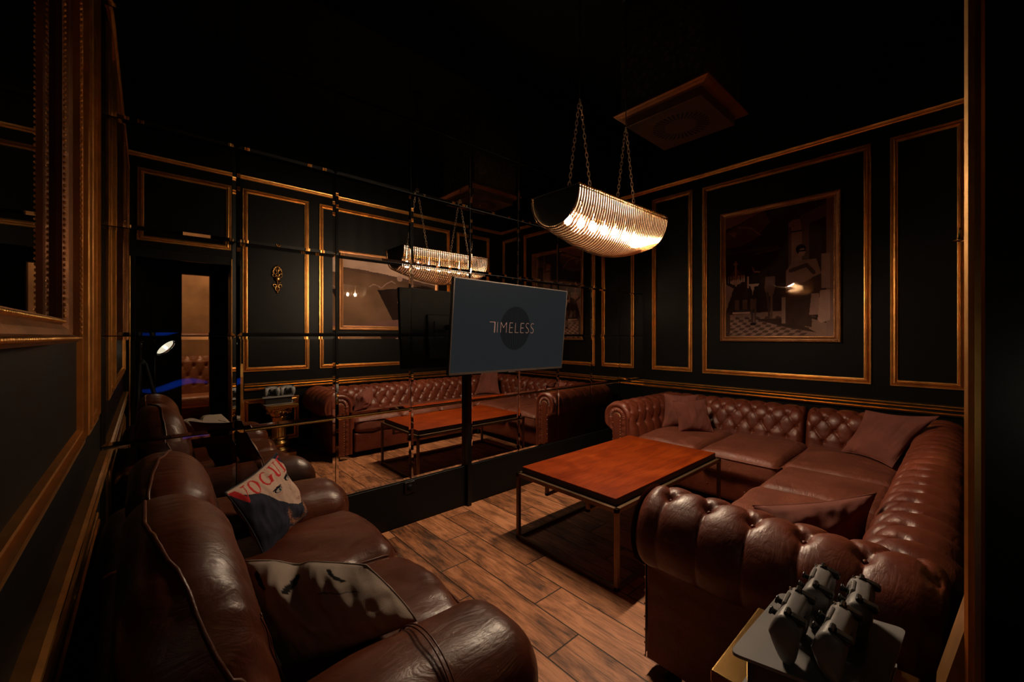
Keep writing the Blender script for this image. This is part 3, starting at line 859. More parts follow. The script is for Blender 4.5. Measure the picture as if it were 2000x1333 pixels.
# ------------------------------------------------------------------ pillows
def pillow(name, label, corners, thick, mat, n=40, cols=None, group=None, sag=0.0, seed=0, front_flip=1, pinch=0.06, fold=0.0, wob=1.0, trim=None):
    """corners TL, TR, BR, BL of the front face"""
    TL_, TR_, BR_, BL_ = [Vector(c) for c in corners]
    cen = (TL_ + TR_ + BR_ + BL_) / 4
    nrm = (TR_ - TL_).cross(BL_ - TL_).normalized() * -1 * front_flip
    zb = min(c.z for c in (TL_, TR_, BR_, BL_))
    mb = MB(); mb.smooth = True; cl = []
    def P(u, v, sgn):
        a, b = u * 2 - 1, v * 2 - 1
        # edges curve inwards between corners
        uu = u + (-a) * pinch * (1 - b * b) * abs(a); vv = v + (-b) * pinch * (1 - a * a) * abs(b)
        p = TL_ * (1 - uu) * (1 - vv) + TR_ * uu * (1 - vv) + BR_ * uu * vv + BL_ * (1 - uu) * vv
        th = thick / 2 * (max(0, 1 - a * a) ** 0.5) * (max(0, 1 - b * b) ** 0.5)
        th = thick / 2 * (max(0, 1 - abs(a) ** 2.4) ** 0.62) * (max(0, 1 - abs(b) ** 2.4) ** 0.62)
        w_ = noise.noise(Vector((u * 5 + seed, v * 5, sgn + seed * 2))) * 0.012 * wob * min(1, th / (thick * .2))
        w2 = noise.noise(Vector((u * 14 + seed, v * 4 + u * 6, sgn + seed))) * 0.006 * wob * min(1, th / (thick * .2))
        f_ = fold * exp(-((u - .52 - .12 * b) / .10) ** 2) * (0.5 - 0.5 * b) * (1 - a * a)
        q = p + nrm * (sgn * (th + w_ + w2) - f_) 
        q.z -= sag * (1 - a * a) * (1 - v)
        q.z -= f_ * 0.6
        return q
    N = n
    for sgn in (1, -1):
        base_i = len(mb.v)
        for i in range(N + 1):
            for j in range(N + 1):
                mb.v.append(tuple(P(i / N, j / N, sgn)))
                if cols is not None: cl.append(cols(i / N, j / N, sgn))
        for i in range(N):
            for j in range(N):
                a = base_i + i * (N + 1) + j
                q = (a, a + 1, a + N + 2, a + N + 1)
                mb.face(q if sgn > 0 else q[::-1])
    root = link(name, mb, mat, None, cols=(np.array(cl) if cols is not None else None), loc=tuple(Vector((cen.x, cen.y, zb))))
    tag(root, label, 'cushion', group)
    # piped seam around the edge
    pts = []
    for k in range(4 * 14):
        e, q = divmod(k, 14); q /= 14
        u, v = ((q, 0), (1, q), (1 - q, 1), (0, 1 - q))[e]
        pts.append(P(u, v, 0))
    pb = MB(); pb.smooth = True; pb.tube(pts, 0.0032, 6, closed=True)
    m2 = trim or (mat if cols is None else M['seam_dark'])
    me_o = link('piping', pb, m2, root)
    return root
M['seam_dark'] = plain('dark_seam_cord', (0.03, 0.03, 0.04), 0.9)
SU = M['suede']
pillow('cushion', 'rose brown suede cushion tucked behind another beside the mirror-end arm of the corner sofa',
       [(4.03, 2.11, .80), (4.22, 1.84, .80), (4.16, 1.80, .475), (3.93, 2.08, .475)], .12, SU, seed=1)
pillow('cushion', 'small square rose brown cushion leaning in front of another on the back sofa section',
       [(3.84, 1.93, .765), (4.22, 1.765, .77), (4.08, 1.63, .475), (3.84, 1.86, .475)], .12, SU, seed=2)
pillow('cushion', 'large rose brown suede cushion leaning in the inner corner of the corner sofa',
       [(4.20, .53, .82), (4.20, .13, .83), (3.88, .35, .48), (4.14, .67, .48)], .15, SU, seed=3)
pillow('cushion', 'rose brown suede cushion lying tilted on the seat beside the near tufted arm',
       [(1.97, .625, .66), (2.25, .250, .75), (2.15, .27, .475), (1.89, .54, .475)], .18, SU, seed=4)

# printed cushion
cv = Canvas(300, 300, (0.036, 0.038, 0.052))
sk = (0.54, 0.37, 0.29); red = (0.50, 0.035, 0.035); ink = (0.012, 0.012, 0.018)
cv.poly([(0.02, 0), (1, 0), (1, .55), (.97, .66), (.89, .765), (.78, .74), (.64, .64), (.5, .50), (.41, .36), (.31, .24), (.15, .16), (0, .05)], sk)
cv.poly([(.86, 0), (1, 0), (1, .22), (.95, .16)], (.030, .032, .046))
# eyes, brows
for (ex, ey, r_) in ((.57, .37, .12), (.86, .33, -.10)):
    cv.ell(ex, ey, .085, .040, ink, rot=r_); cv.ell(ex + .008, ey + .010, .068, .026, (.40, .34, .30), rot=r_); cv.ell(ex + .01, ey + .008, .024, .026, (.10, .13, .14)); cv.ell(ex + .01, ey + .008, .010, .011, ink)
    cv.ell(ex + .01, ey + .065, .07, .02, (.50, .16, .12), .35, rot=r_, soft=1)
cv.line([(.48, .34), (.56, .325), (.66, .35)], .016, ink); cv.line([(.78, .31), (.88, .275), (.96, .30)], .016, ink)
cv.line([(.77, .46), (.79, .51)], .008, (.30, .16, .12)); cv.ell(.84, .565, .012, .007, (.3, .14, .1)); cv.line([(.81, .665), (.85, .655), (.89, .665)], .010, (.30, .10, .09)); cv.ell(.85, .68, .03, .011, (.34, .14, .12), .7)
# lettering VOGUE across the top
def stroke(c, pts, w0): c.line(pts, w0, red)
cv.poly([(.00, .035), (.075, .035), (.125, .20), (.10, .26)], red); cv.line([(.11, .24), (.185, .035)], .014, red); cv.line([(.15, .035), (.22, .035)], .010, red)
for (cx, cy, rx, ry) in ((.315, .135, .085, .105),):
    cv.ell(cx, cy, rx, ry, red); cv.ell(cx + .004, cy, rx * .60, ry * .88, sk)
cv.ell(.52, .135, .085, .105, red); cv.ell(.527, .135, .055, .090, sk); cv.rect(.56, .04, .62, .12, sk); cv.rect(.565, .13, .60, .235, red); cv.line([(.545, .13), (.625, .13)], .010, red); cv.line([(.60, .03), (.60, .085)], .010, red)
cv.rect(.665, .035, .705, .18, red); cv.line([(.645, .035), (.725, .035)], .010, red); cv.ell(.735, .175, .07, .065, red); cv.ell(.742, .165, .035, .05, sk); cv.rect(.705, .05, .785, .165, sk); cv.rect(.787, .035, .80, .18, red); cv.line([(.77, .035), (.82, .035)], .010, red)
cv.rect(.865, .035, .905, .235, red); cv.line([(.845, .038), (.98, .038), (.98, .085)], .012, red); cv.line([(.845, .235), (.985, .235), (.985, .18)], .012, red); cv.line([(.90, .13), (.955, .13)], .010, red)
# beaded collar
CP = [(.58, .72), (.55, .84), (.60, .94), (.74, .98), (.90, .93), (.97, .80), (.985, .66)]
for k in range(1300):
    q_ = random.random() * (len(CP) - 1); i_ = int(q_); f_ = q_ - i_
    cx_ = CP[i_][0] * (1 - f_) + CP[i_ + 1][0] * f_ + random.gauss(0, .020); cy_ = CP[i_][1] * (1 - f_) + CP[i_ + 1][1] * f_ + random.gauss(0, .022)
    cv.ell(cx_, cy_, .005, .005, random.choice([(.30, .12, .07), (.22, .09, .06), (.40, .20, .12), (.10, .05, .04)]))
cv.ell(.50, .97, .04, .022, (.30, .13, .08)); cv.noise(.12, 2, 20)
def vcol(u, v, s):
    w_ = (1 - (2 * u - 1) ** 2) * (1 - (2 * v - 1) ** 2)
    return cv.sample(u + .10 * w_, v + .05 * w_) if s > 0 else (.26, .21, .13)
VC = [(.225, 1.90, .80), (.480, 2.275, .825), (.650, 2.34, .46), (.375, 1.98, .46)]
pillow('cushion', 'printed cushion with a pale face and red lettering on the leather loveseat', VC, .11, M['fabric_print'], n=170,
       cols=vcol, seed=5, pinch=.045)
# cream cushion with black brush strokes
cw = Canvas(200, 200, (.36, .28, .23))
bk = (.02, .018, .018)
cw.line([(.14, .10), (.20, .20)], .05, bk); cw.line([(.45, .08), (.36, .22)], .045, bk); cw.line([(.72, .05), (.80, .16)], .03, bk); cw.line([(.60, .25), (.86, .31)], .012, (.1, .08, .07))
cf = Canvas(200, 200, (.34, .27, .22))
cf.line([(.18, .25), (.30, .35)], .035, bk); cf.poly([(.42, .38), (.62, .22), (.78, .30), (.60, .42), (.50, .52)], bk); cf.line([(.3, .62), (.55, .50), (.95, .45)], .05, bk)
cf.line([(.20, .12), (.38, .06), (.5, .14)], .02, bk); cf.ell(.75, .72, .10, .06, bk); cf.ell(.76, .72, .06, .035, (.36, .30, .24)); cf.line([(.55, .85), (.8, .95)], .02, bk)
cf.line([(.7, .1), (.85, .2)], .02, bk)
CREAM = [(.215, 1.424, .735), (.490, 1.200, .715), (.630, 1.150, .510), (.290, 1.270, .475)]
def wcol(u, v, s): return cw.sample(u, v) if s > 0 else cf.sample(u, v)
pillow('cushion', 'cream cushion with black brush strokes slumped on the leather loveseat beside its near arm',
       CREAM, .23, M['fabric_print'], n=90, cols=wcol, seed=6, pinch=-.025, fold=.035, wob=1.3, trim=M['canvas'])

# ------------------------------------------------------------------ loveseat
LL = M['leather_l']
lv = thing('loveseat', 'brown smooth leather loveseat with overstuffed back cushions along the left wall', 'sofa', (.36, 1.75, 0))
def arm_love(y0, y1, seed):
    c = (.375, (y0 + y1) / 2, .315); sx, sy, sz = .96, y1 - y0, .55
    def fn(p, d):
        q = p.copy()
        # the front swells and rolls over
        fx = max(0, (p.x + .1) / .58)
        if p.z > 0: q.y *= 1 + .10 * fx
        q.z -= .02 * max(0, -p.x) + .030 * max(0, fx) ** 3 * (p.z > 0)
        q.x += .03 * sin((p.z / .55 + .3) * 3)
        q += Vector((0, 1 if p.y > 0 else -1, 1 if p.z > 0 else 0)) * noise.noise(Vector((p.x * 5 + seed, p.y * 4, p.z * 5))) * .010
        return q
    mb = MB(); mb.smooth = True; mb.add(*soft_box(c, (sx, sy, sz), .135, 9, 0, fn))
    o = link('arm', mb, LL, lv)
    for xx in (.55, .562):
        pts = []
        for k in range(25):
            th = -0.15 + (pi + .3) * k / 24
            pts.append((xx + .0, c[1] + (sy / 2 + .0025) * cos(th), .455 + .15 * max(-.2, sin(th)) ** 1 if sin(th) > 0 else .455 + .5 * sin(th)))
        pb = MB(); pb.smooth = True; pb.tube(pts, .0024, 6); link('stitched_seam', pb, LL, o)
    return o
arm_love(.80, 1.13, 1); arm_love(2.31, 2.62, 2)
mb = MB(); mb.smooth = True
mb.add(*soft_box((.38, 1.72, .19), (.84, 1.30, .26), .04, 5))
link('base', mb, LL, lv)
def backframe(p, d):
    q = p.copy(); q.x -= .03 * (p.z / .4); q.z -= .05 * abs(p.y / .8) ** 4; return q
mb = MB(); mb.smooth = True; mb.add(*soft_box((-.03, 1.66, .38), (.17, 1.72, .64), .083, 8, 0, backframe)); link('back_frame', mb, LL, lv)
for i, (y0, y1) in enumerate(((1.135, 1.685), (1.69, 2.30))):
    def fn(p, d, i=i, y0=y0, y1=y1):
        q = p.copy(); hx, hy, hz = .46, (y1 - y0) / 2, .1
        fr = max(0, p.x) / hx
        if p.z > 0: q.z += .03 * (1 - (p.y / hy) ** 2) * (0.6 + 0.4 * fr) 
        q.x += .025 * (1 - (p.y / hy) ** 2) * fr
        w_ = noise.noise(Vector((p.x * 3 + i * 5, p.y * 8 + p.x * 6, 0))) * .010 + noise.noise(Vector((p.x * 12 + i, p.y * 22 + p.x * 10, 3))) * .004
        if p.z > 0: q.z += w_
        else: q.z += 0
        q.x += w_ * .5
        return q
    mb = MB(); mb.smooth = True; mb.add(*soft_box((.41, (y0 + y1) / 2, .36), (.86, y1 - y0, .18), .075, 10, .02, fn))
    sc_ = link('seat_cushion', mb, LL, lv)
    pb = MB(); pb.smooth = True
    pts = [(.12 + .66 * k / 16 + .0, (y1 if i == 0 else y0) + (-.012 if i == 0 else .012), .438 + .012 * sin(pi * k / 16)) for k in range(17)]
    pts += [(.825, (y1 if i == 0 else y0) + (-.04 if i == 0 else .04), .41)]
    pts += [(.862 + .02 * sin(pi * k / 10), (y1 - .06 - (y1 - y0 - .12) * k / 10) if i == 0 else (y0 + .06 + (y1 - y0 - .12) * k / 10), .40) for k in range(11)]
    pb.tube(pts, .005, 6); link('piping', pb, LL, sc_)
for i, (y0, y1) in enumerate(((1.01, 1.685), (1.70, 2.36))):
    hy = (y1 - y0) / 2
    def bfn(p, d, i=i, hy=hy):
        q = p.copy(); v = p.z / .25; u = p.y / hy        # local: x thickness, z height
        bul = (1 - min(1, abs(u)) ** 3) * (1 - 0.55 * max(0, v) ** 2)
        if p.x > 0: q.x += .035 * bul * (1 - .3 * v)
        q.x -= .105 * (v + .6) * .5                                 # lean back
        q.z += .035 * (1 - u * u) * max(0, v)
        if i == 0 and u < 0: q.z -= .26 * (1 - sqrt(max(0, 1 - min(1, abs(u)) ** 2.4))) * max(0, v + .2)          # the near end droops
        if i == 1 and u > 0: q.z -= .12 * (abs(u) ** 3.0) * max(0, v + .3)
        w_ = noise.noise(Vector((p.z * 8 + i * 3, p.y * 6 + p.z * 4, 1))) * .007 + (.5 - abs(noise.noise(Vector((p.y * 26 + p.z * 9 + i * 3, p.z * 3, p.x * 3 + 4))))) * .007
        if p.x > -.03: q.x += w_; q.z += w_ * .6
        return q
    mb = MB(); mb.smooth = True; mb.add(*soft_box((.12, (y0 + y1) / 2, .66), (.21, y1 - y0, .50), .10, 15, 0, bfn))
    bc = link('back_cushion', mb, LL, lv)
    # piped crest seam
    pts = []
    for k in range(61):
        a = k / 60
        if a < .25: u, v = -1.0, -.6 + 1.35 * a / .25
        elif a > .75: u, v = 1.0, -.6 + 1.35 * (1 - a) / .25
        else: u, v = -1 + 2 * (a - .25) / .5, 1.0
        u *= .97; 
        rr_ = 1 - .10 * max(0, abs(u) - .72) / .28 if abs(v) > .99 else 1
        xl = -.04 + (.09 * (u + 1) / 2 if i == 1 else 0)
        if i == 0 and u < 0: xl = -.04 + .05 * -u + .075 * (-u) ** 3 + .02 * (1 - max(0, v))
        zt = .25 - (.10 - sqrt(.01 - min(xl * xl, .0096))) + .002
        p = Vector((xl, u * hy, zt * rr_ if v > .99 else v * .25))
        if abs(u) >= .96 and v > .4: p.z -= .02; p.y *= .985
        q = bfn(p, None); pts.append((q.x + .12, q.y + (y0 + y1) / 2, q.z + .66))
    pb = MB(); pb.smooth = True; pb.tube(pts, .0055, 8); link('piping', pb, LL, bc)
    # double stitched seam on the front, near the outer end
    for dd in ((0, .012) if i == 0 else ()):
        pts = []
        for k in range(14):
            v = .30 - .8 * k / 13; yy = (-.62 if i == 0 else .62) * hy + dd
            q = bfn(Vector((.1095 - .09 * max(0, v - .55) ** 1.5, yy, v * .25)), None); pts.append((q.x + .12, q.y + (y0 + y1) / 2, q.z + .66))
        pb = MB(); pb.smooth = True; pb.tube(pts, .0020, 6); link('stitched_seam', pb, LL, bc)

# ------------------------------------------------------------------ coffee table
ct = thing('coffee_table', 'low rectangular table with orange-brown wooden top on a bronze metal frame', 'table', (2.61, 1.67, 0))
tx0, tx1, ty0, ty1 = 1.91, 3.31, 1.27, 2.085
mb = MB(); mb.cur = 0
tt = .497
n = len(mb.v)
nx, ny = 28, 16
ax0, ax1, ay0, ay1 = tx0 + .03, tx1 - .03, ty0 + .03, ty1 - .03
mb.add(*soft_box(((ax0 + ax1) / 2, (ay0 + ay1) / 2, .477), (ax1 - ax0, ay1 - ay0, .040), .003, 2))
o = link('tabletop', mb, M['table'], ct)
mb = MB(); mb.add(*soft_box(((ax0 + ax1) / 2, (ay0 + ay1) / 2, .4745), (ax1 - ax0 + .0012, ay1 - ay0 + .0012, .034), .001, 1)); link('edge_band', mb, M['table_edge'], o)
mb = MB(); s_ = .024
for (a, b_) in (((tx0, ty0), (tx1, ty0 + s_)), ((tx0, ty1 - s_), (tx1, ty1)), ((tx0, ty0), (tx0 + s_, ty1)), ((tx1 - s_, ty0), (tx1, ty1))):
    mb.bbox((a[0], a[1], .430), (b_[0], b_[1], .455), .0015); mb.bbox((a[0], a[1], 0.0), (b_[0], b_[1], .024), .0015)
for yy in (ty0 + .22, ty0 + .55):
    mb.box((tx0 + .03, yy, .36), (tx0 + .05, yy + .02, .43)); mb.box((tx1 - .05, yy, .36), (tx1 - .03, yy + .02, .43))
    mb.box((tx0 + .03, yy, .36), (tx1 - .03, yy + .02, .375))
link('frame', mb, M['bronze'], ct)
for (x, y) in ((tx0, ty0), (tx1 - s_, ty0), (tx0, ty1 - s_), (tx1 - s_, ty1 - s_)):
    link('leg', MB().bbox((x, y, .02), (x + s_, y + s_, .435), .0015), M['bronze'], ct)
link('underframe', MB().box((tx0 + .03, ty0 + .03, .43), (tx1 - .03, ty1 - .03, .457)), M['table_edge'], ct)

# ------------------------------------------------------------------ television on a wall post
post = MB().bbox((1.965, YM - .045, 0), (2.003, YM - .001, 1.72), .003)
tag(link('wall_post', post, M['satin_black'], loc=(1.984, YM - .02, 0)), 'narrow black upright strip on the mirror wall running from floor to television', 'post')
tv = thing('television', 'wall television tilted forward, dark grey screen with copper lettering over a dark oval', 'television', (2.1715, 2.3884, 1.4623))
yaw, tilt, rol = .0092, .0888, -.009
Rm = Matrix.Rotation(yaw, 4, 'Z') @ Matrix.Rotation(tilt, 4, 'X') @ Matrix.Rotation(-rol, 4, 'Y')
tv.rotation_euler = Rm.to_euler()
def tvpart(name, mb, mat, smooth=False, parent=None):
    me = bpy.data.meshes.new(name); me.from_pydata([tuple(v) for v in mb.v], [], mb.f)
    me.materials.append(mat); me.polygons.foreach_set('use_smooth', [smooth] * len(mb.f)); me.update()
    o = bpy.data.objects.new(name, me); COL.objects.link(o); o.parent = parent or tv; return o
W2, H2 = .600, .343
mb = MB(); mb.bbox((-W2, 0.0, -H2), (W2, .030, H2), .004); mb.bbox((-.36, .028, -.27), (.36, .062, .12), .012)
tvpart('housing', mb, M['black'])
mb = MB()
n = 0
for (a, b_) in (((-W2, -H2), (W2, -H2 + .016)), ((-W2, H2 - .007), (W2, H2)), ((-W2, -H2), (-W2 + .007, H2)), ((W2 - .007, -H2), (W2, H2))):
    mb.box((a[0], -.006, a[1]), (b_[0], .004, b_[1]))
mb.box((-.045, -.009, -H2 - .006), (.03, .002, -H2 + .004))
tvpart('bezel', mb, M['tv_frame'])
mb = MB(); mb.box((-W2 + .006, -.0035, -H2 + .015), (W2 - .006, .003, H2 - .006)); scr = tvpart('screen', mb, M['screen'])
# lettering
fc = bpy.data.curves.new('lettering', 'FONT'); fc.body = 'IMELESS'; fc.size = .112; fc.space_character = 1.12; fc.extrude = .0; fc.offset = -.0032
to = bpy.data.objects.new('tmp_text', fc); COL.objects.link(to)
dg = bpy.context.evaluated_depsgraph_get(); me = bpy.data.meshes.new_from_object(to.evaluated_get(dg)); bpy.data.objects.remove(to)
xs = [v.co.x for v in me.vertices]; ys = [v.co.y for v in me.vertices]
sx = .395 / (max(xs) - min(xs)); sy = .082 / (max(ys) - min(ys))
for v in me.vertices:
    x = (v.co.x - min(xs)) * sx - .185; z = (v.co.y - min(ys)) * sy - .037
    v.co = (x, -.0042, z)
me.materials.clear(); me.materials.append(M['logo']); me.name = 'lettering'
lo = bpy.data.objects.new('lettering', me); COL.objects.link(lo); lo.parent = scr
mb = MB(); mb.box((-.262, -.0044, .040), (-.208, -.004, .045)); mb.box((-.214, -.0044, -.037), (-.205, -.004, .045)); tvpart('logo_initial', mb, M['logo'], parent=scr)
# bracket between screen and post
mb = MB(); mb.box((-.30, .055, -.06), (-.08, .075, .06)); mb.box((-.20, .07, -.02), (-.175, .335, .02))
tvpart('wall_bracket', mb, M['black'])

# wall outlet on the black base panel
wo = thing('wall_outlet', 'black power socket on the base panel under the mirror', 'socket', (1.455, YM - .012, .235))
mb = MB(); mb.bbox((1.413, YM - .024, .237), (1.497, YM - .012, .321), .004); link('cover_plate', mb, M['satin_black'], wo)
mb = MB(); mb.smooth = True; mb.tube([(1.455, YM - .0245, .279), (1.455, YM - .027, .279)], .024, 24); link('socket', mb, M['black'], wo)

# ------------------------------------------------------------------ chandelier
CX0, CX1, CY, CZ, CW = 1.87, 2.91, 1.695, 2.285, .195
ch = thing('chandelier', 'long boat-shaped chandelier of curved amber glass rods hanging on four chains', 'chandelier', (2.39, CY, 2.95))
NR = 46
for k in range(NR):
    a = k / (NR - 1); x = CX0 + (CX1 - CX0) * a
    dep = .215 + .105 * sin(pi * a) ** 1.0
    pts = []
    for q in range(29):
        th = pi * q / 28
        y = CY + CW * cos(th); z = CZ - dep * sin(th) ** 0.9
        pts.append((x, y, z))
    mb = MB(); mb.smooth = True; mb.tube(pts, .0056, 8, up=(1, 0, 0)); link('glass_rod', mb, M['rod'], ch)
mb = MB()
mb.box((CX0 - .004, CY - CW + .012, CZ + .004), (CX1 + .004, CY + CW - .012, CZ + .010))
# black half-moon caps close both ends
for xe in (CX0 + .006, CX1 - .006):
    pts = [(xe, CY + (CW - .006) * cos(pi * q / 28), CZ + .006 - .209 * sin(pi * q / 28) ** .9) for q in range(29)]
    n = len(mb.v); mb.v += pts + [(p[0] + .002, p[1], p[2]) for p in pts]; mb.face(range(n, n + 29)); mb.face(list(range(n + 29, n + 58))[::-1])
    for q in range(28): mb.face((n + q, n + 29 + q, n + 30 + q, n + q + 1))
for sgn in ():
    def f(i, j):
        a = i / 20; x = CX0 + (CX1 - CX0) * a; dep = (.215 + .105 * sin(pi * a)) - .014
        th = radians(2 + 40 * j / 10); return (x, CY + sgn * (CW - .014) * cos(th), CZ + .004 - dep * sin(th) ** .9)
    mb.grid(f, 21, 11)
lid = link('top_plate', mb, M['black'], ch)
mb = MB(); mb.smooth = True
for y in (CY - CW, CY + CW):
    for zz in (CZ + .004, CZ - .012):
        mb.tube([(CX0, y, zz), (CX1, y, zz)], .004, 8)
    for k in range(NR): mb.ball((CX0 + (CX1 - CX0) * k / (NR - 1), y, CZ + .006), .0075, 6, 5)
link('rim', mb, M['brass'], ch)
NBULB = 7
for k in range(NBULB):
    x = CX0 + .13 + (CX1 - CX0 - .26) * k / (NBULB - 1)
    mb = MB(); mb.smooth = True; mb.lathe((x, CY, CZ - .06), [(.006, -.06), (.006, .055), (.013, .057), (.013, .06)], 14); so = link('lamp_holder', mb, M['chrome'], ch)
    mb = MB(); mb.smooth = True; mb.ball((x, CY, CZ - .145), .0255, 16, 12, (1, 1, 1.3)); link('bulb', mb, M['bulb'], so)
def chain(mb, p, q, ln=.040, r=.0024):
    P, Q = Vector(p), Vector(q); d = Q - P; n = int(d.length / (ln * .74)); T = d.normalized()
    A = T.orthogonal().normalized(); B = T.cross(A)
    for i in range(n):
        c = P + d * ((i + .5) / n); W_ = A if i % 2 else B
        pts = []
        for k in range(12):
            th = 2 * pi * k / 12; pts.append(c + T * (ln * .5 * (1 if sin(th) > 0 else -1) * abs(sin(th)) ** .8) + W_ * (.0085 * cos(th)))
        mb.tube(pts, r, 5, closed=True)
for (xf0, xf1, xa) in ((2.00, 2.25, 2.12), (2.53, 2.79, 2.66)):
    for xf in (xf0, xf1):
        mb = MB(); mb.smooth = True; chain(mb, (xf, CY, CZ + .012), (xa + (.005 if xf > xa else -.005), CY, 2.95)); link('chain', mb, M['chain'], ch)
    mb = MB(); mb.smooth = True; mb.tube([(xa, CY, 2.94), (xa, CY, ZC - .03)], .003, 6); link('suspension_cable', mb, M['black'], ch)
    mb = MB(); mb.smooth = True; mb.lathe((xa, CY, ZC - .05), [(.05, .05), (.045, .02), (.012, 0)][::-1], 20); link('ceiling_canopy', mb, M['black'], ch)

# ------------------------------------------------------------------ ceiling box with sunburst plate
cb = thing('ceiling_column', 'square brocade-clad column hanging from the ceiling with an amber sunburst base plate', 'ceiling column', (3.10, 1.49, ZC))
bx0, bx1, by0, by1 = 2.77, 3.43, 1.17, 1.81
link('shaft', MB().bbox((bx0, by0, 3.15), (bx1, by1, ZC), .01), M['brocade'], cb)
mb = MB(); n0 = [(0, 3.145), (.03, 3.142), (.045, 3.130), (.045, 3.118), (.03, 3.110), (.02, 3.108), (.0, 3.100)]
rings = []
for (e, z) in n0: rings.append([(bx0 - e, by0 - e, z), (bx1 + e, by0 - e, z), (bx1 + e, by1 + e, z), (bx0 - e, by1 + e, z)])
for r_ in rings: mb.v += r_
for i in range(len(rings) - 1):
    for k in range(4): mb.face((i * 4 + k, i * 4 + (k + 1) % 4, (i + 1) * 4 + (k + 1) % 4, (i + 1) * 4 + k))
mb.face((0, 1, 2, 3)); mb.face([24 + k for k in range(4)])
link('gilt_cornice', mb, M['gold_dark'], cb)
pl_ = link('base_plate', MB().bbox((2.80, 1.20, 3.035), (3.40, 1.78, 3.100), .004), M['amber_plate'], cb)
mb = MB()
for k in range(36):
    th = 2 * pi * k / 36; c_, s2 = cos(th), sin(th); r0, r1, hw0, hw1 = .115, .205, .004, .009
    n = len(mb.v)
    for (r_, hw) in ((r0, hw0), (r1, hw1)):
        for sg in (-1, 1): mb.v.append((3.10 + c_ * r_ - s2 * hw * sg, 1.49 + s2 * r_ + c_ * hw * sg, 3.0338))
    for i in range(4): x_, y_, z_ = mb.v[n + i]; mb.v.append((x_, y_, 3.0358))
    for f in ((0, 1, 3, 2), (4, 6, 7, 5), (0, 2, 6, 4), (1, 5, 7, 3), (0, 4, 5, 1), (2, 3, 7, 6)): mb.face([n + i for i in f])
link('sunburst_slots', mb, M['black'], pl_)
mb = MB(); mb.smooth = True; mb.ball((3.10, 1.49, 3.034), .006, 8, 6); link('stud', mb, M['brass'], pl_)

# ------------------------------------------------------------------ wall sconces on the right wall
def sconce(x, label, kk=1.0):
    z = 2.09; y = YR
    t = thing('wall_sconce', label, 'sconce', (x, y, z), None)
    mb = MB(); mb.smooth = True
    def ring(cx, cz, r, rr, sq=1.0, a0=0, a1=2 * pi):
        pts = [(x + cx + r * cos(a0 + (a1 - a0) * k / 14), y + .014, z + cz + r * sq * sin(a0 + (a1 - a0) * k / 14)) for k in range(15)]
        mb.tube(pts, rr, 6)
    ring(0, .135, .020, .006); ring(-.028, .09, .022, .006, 1.2); ring(.028, .09, .022, .006, 1.2); ring(-.034, .05, .018, .006); ring(.034, .05, .018, .006)
    ring(0, .10, .040, .005, 1.4); ring(-.03, -.075, .018, .006); ring(.03, -.075, .018, .006); ring(0, -.11, .022, .006, 1.3)
    mb.ball((x, y + .014, z + .165), .010); mb.ball((x, y + .014, z - .15), .011, 8, 6, (1, 1, 1.6)); mb.tube([(x, y + .012, z - .15), (x, y + .012, z + .16)], .009, 8)
    for k in range(7): th = pi * k / 6; mb.ball((x + .045 * cos(th), y + .014, z + .10 + .06 * sin(th)), .008, 7, 5)
    mb.ball((x, y + .02, z + .01), .03, 12, 8, (1, .5, 1))
    link('backplate', mb, M['brass'], t)
    mb = MB(); mb.smooth = True; mb.tube([(x, y + .02 * kk, z - .01), (x + .01, y + .04 * kk, z - .035), (x + .02, y + .062 * kk, z - .045), (x + .03, y + .07 * kk, z - .035)], .004 + .002 * kk, 8)
    link('arm', mb, M['brass'], t)
    mb = MB(); mb.smooth = True; mb.lathe((x + .03, y + .07 * kk - (0 if kk == 1 else .006), z - .04), [(r_ * (1 if kk == 1 else .42), h_) for r_, h_ in [(.006, 0), (.034, .006), (.036, .012), (.012, .014), (.012, .03), (.009, .032), (.009, .075), (.004, .095)]], 18)
    link('candle_cup', mb, M['brass'], t)
    return t
sconce(1.187, 'ornate gold sconce on the right wall between door and wide picture, seen in the mirror', .36)
sconce(4.135, 'ornate gold sconce on the right wall near the back corner')

# ------------------------------------------------------------------ pedestal, console, controllers
pc = (1.145, .235)
pd = thing('pedestal', 'gilded column pedestal with a square top standing behind the near sofa arm', 'pedestal', (pc[0], pc[1], 0))
def sq(mb, hx, z0, z1, r=.004): mb.bbox((pc[0] - hx, pc[1] - hx, z0), (pc[0] + hx, pc[1] + hx, z1), r)
mb = MB(); sq(mb, .165, .592, .622); sq(mb, .150, .578, .592); link('abacus', mb, M['brass'], pd)
mb = MB(); mb.smooth = True; mb.lathe((pc[0], pc[1], 0), [(.085, .47), (.09, .485), (.105, .50), (.115, .53), (.135, .56), (.148, .578)], 36, lambda th, z: 1 + .04 * sin(th * 12))
for k in range(4):
    th = pi / 4 + k * pi / 2
    for q in range(10): mb.ball((pc[0] + (.125 + .02 * cos(q)) * cos(th), pc[1] + (.125 + .02 * cos(q)) * sin(th), .555 + .016 * sin(q * 1.3)), .011, 7, 5)
for k in range(44): 
    th = 2 * pi * k / 44; mb.ball((pc[0] + .12 * cos(th), pc[1] + .12 * sin(th), .535 + .012 * sin(k * 2.4)), .012, 7, 5, (1, 1, 1.5))
link('leaf_capital', mb, M['brass'], pd)
mb = MB(); mb.smooth = True; mb.lathe((pc[0], pc[1], 0), [(.082, .24), (.074, .26), (.072, .45), (.082, .46), (.084, .475)], 96, lambda th, z: 1 - (.07 * abs(sin(th * 9)) if .25 < z < .455 else 0)); link('fluted_shaft', mb, M['gold'], pd)
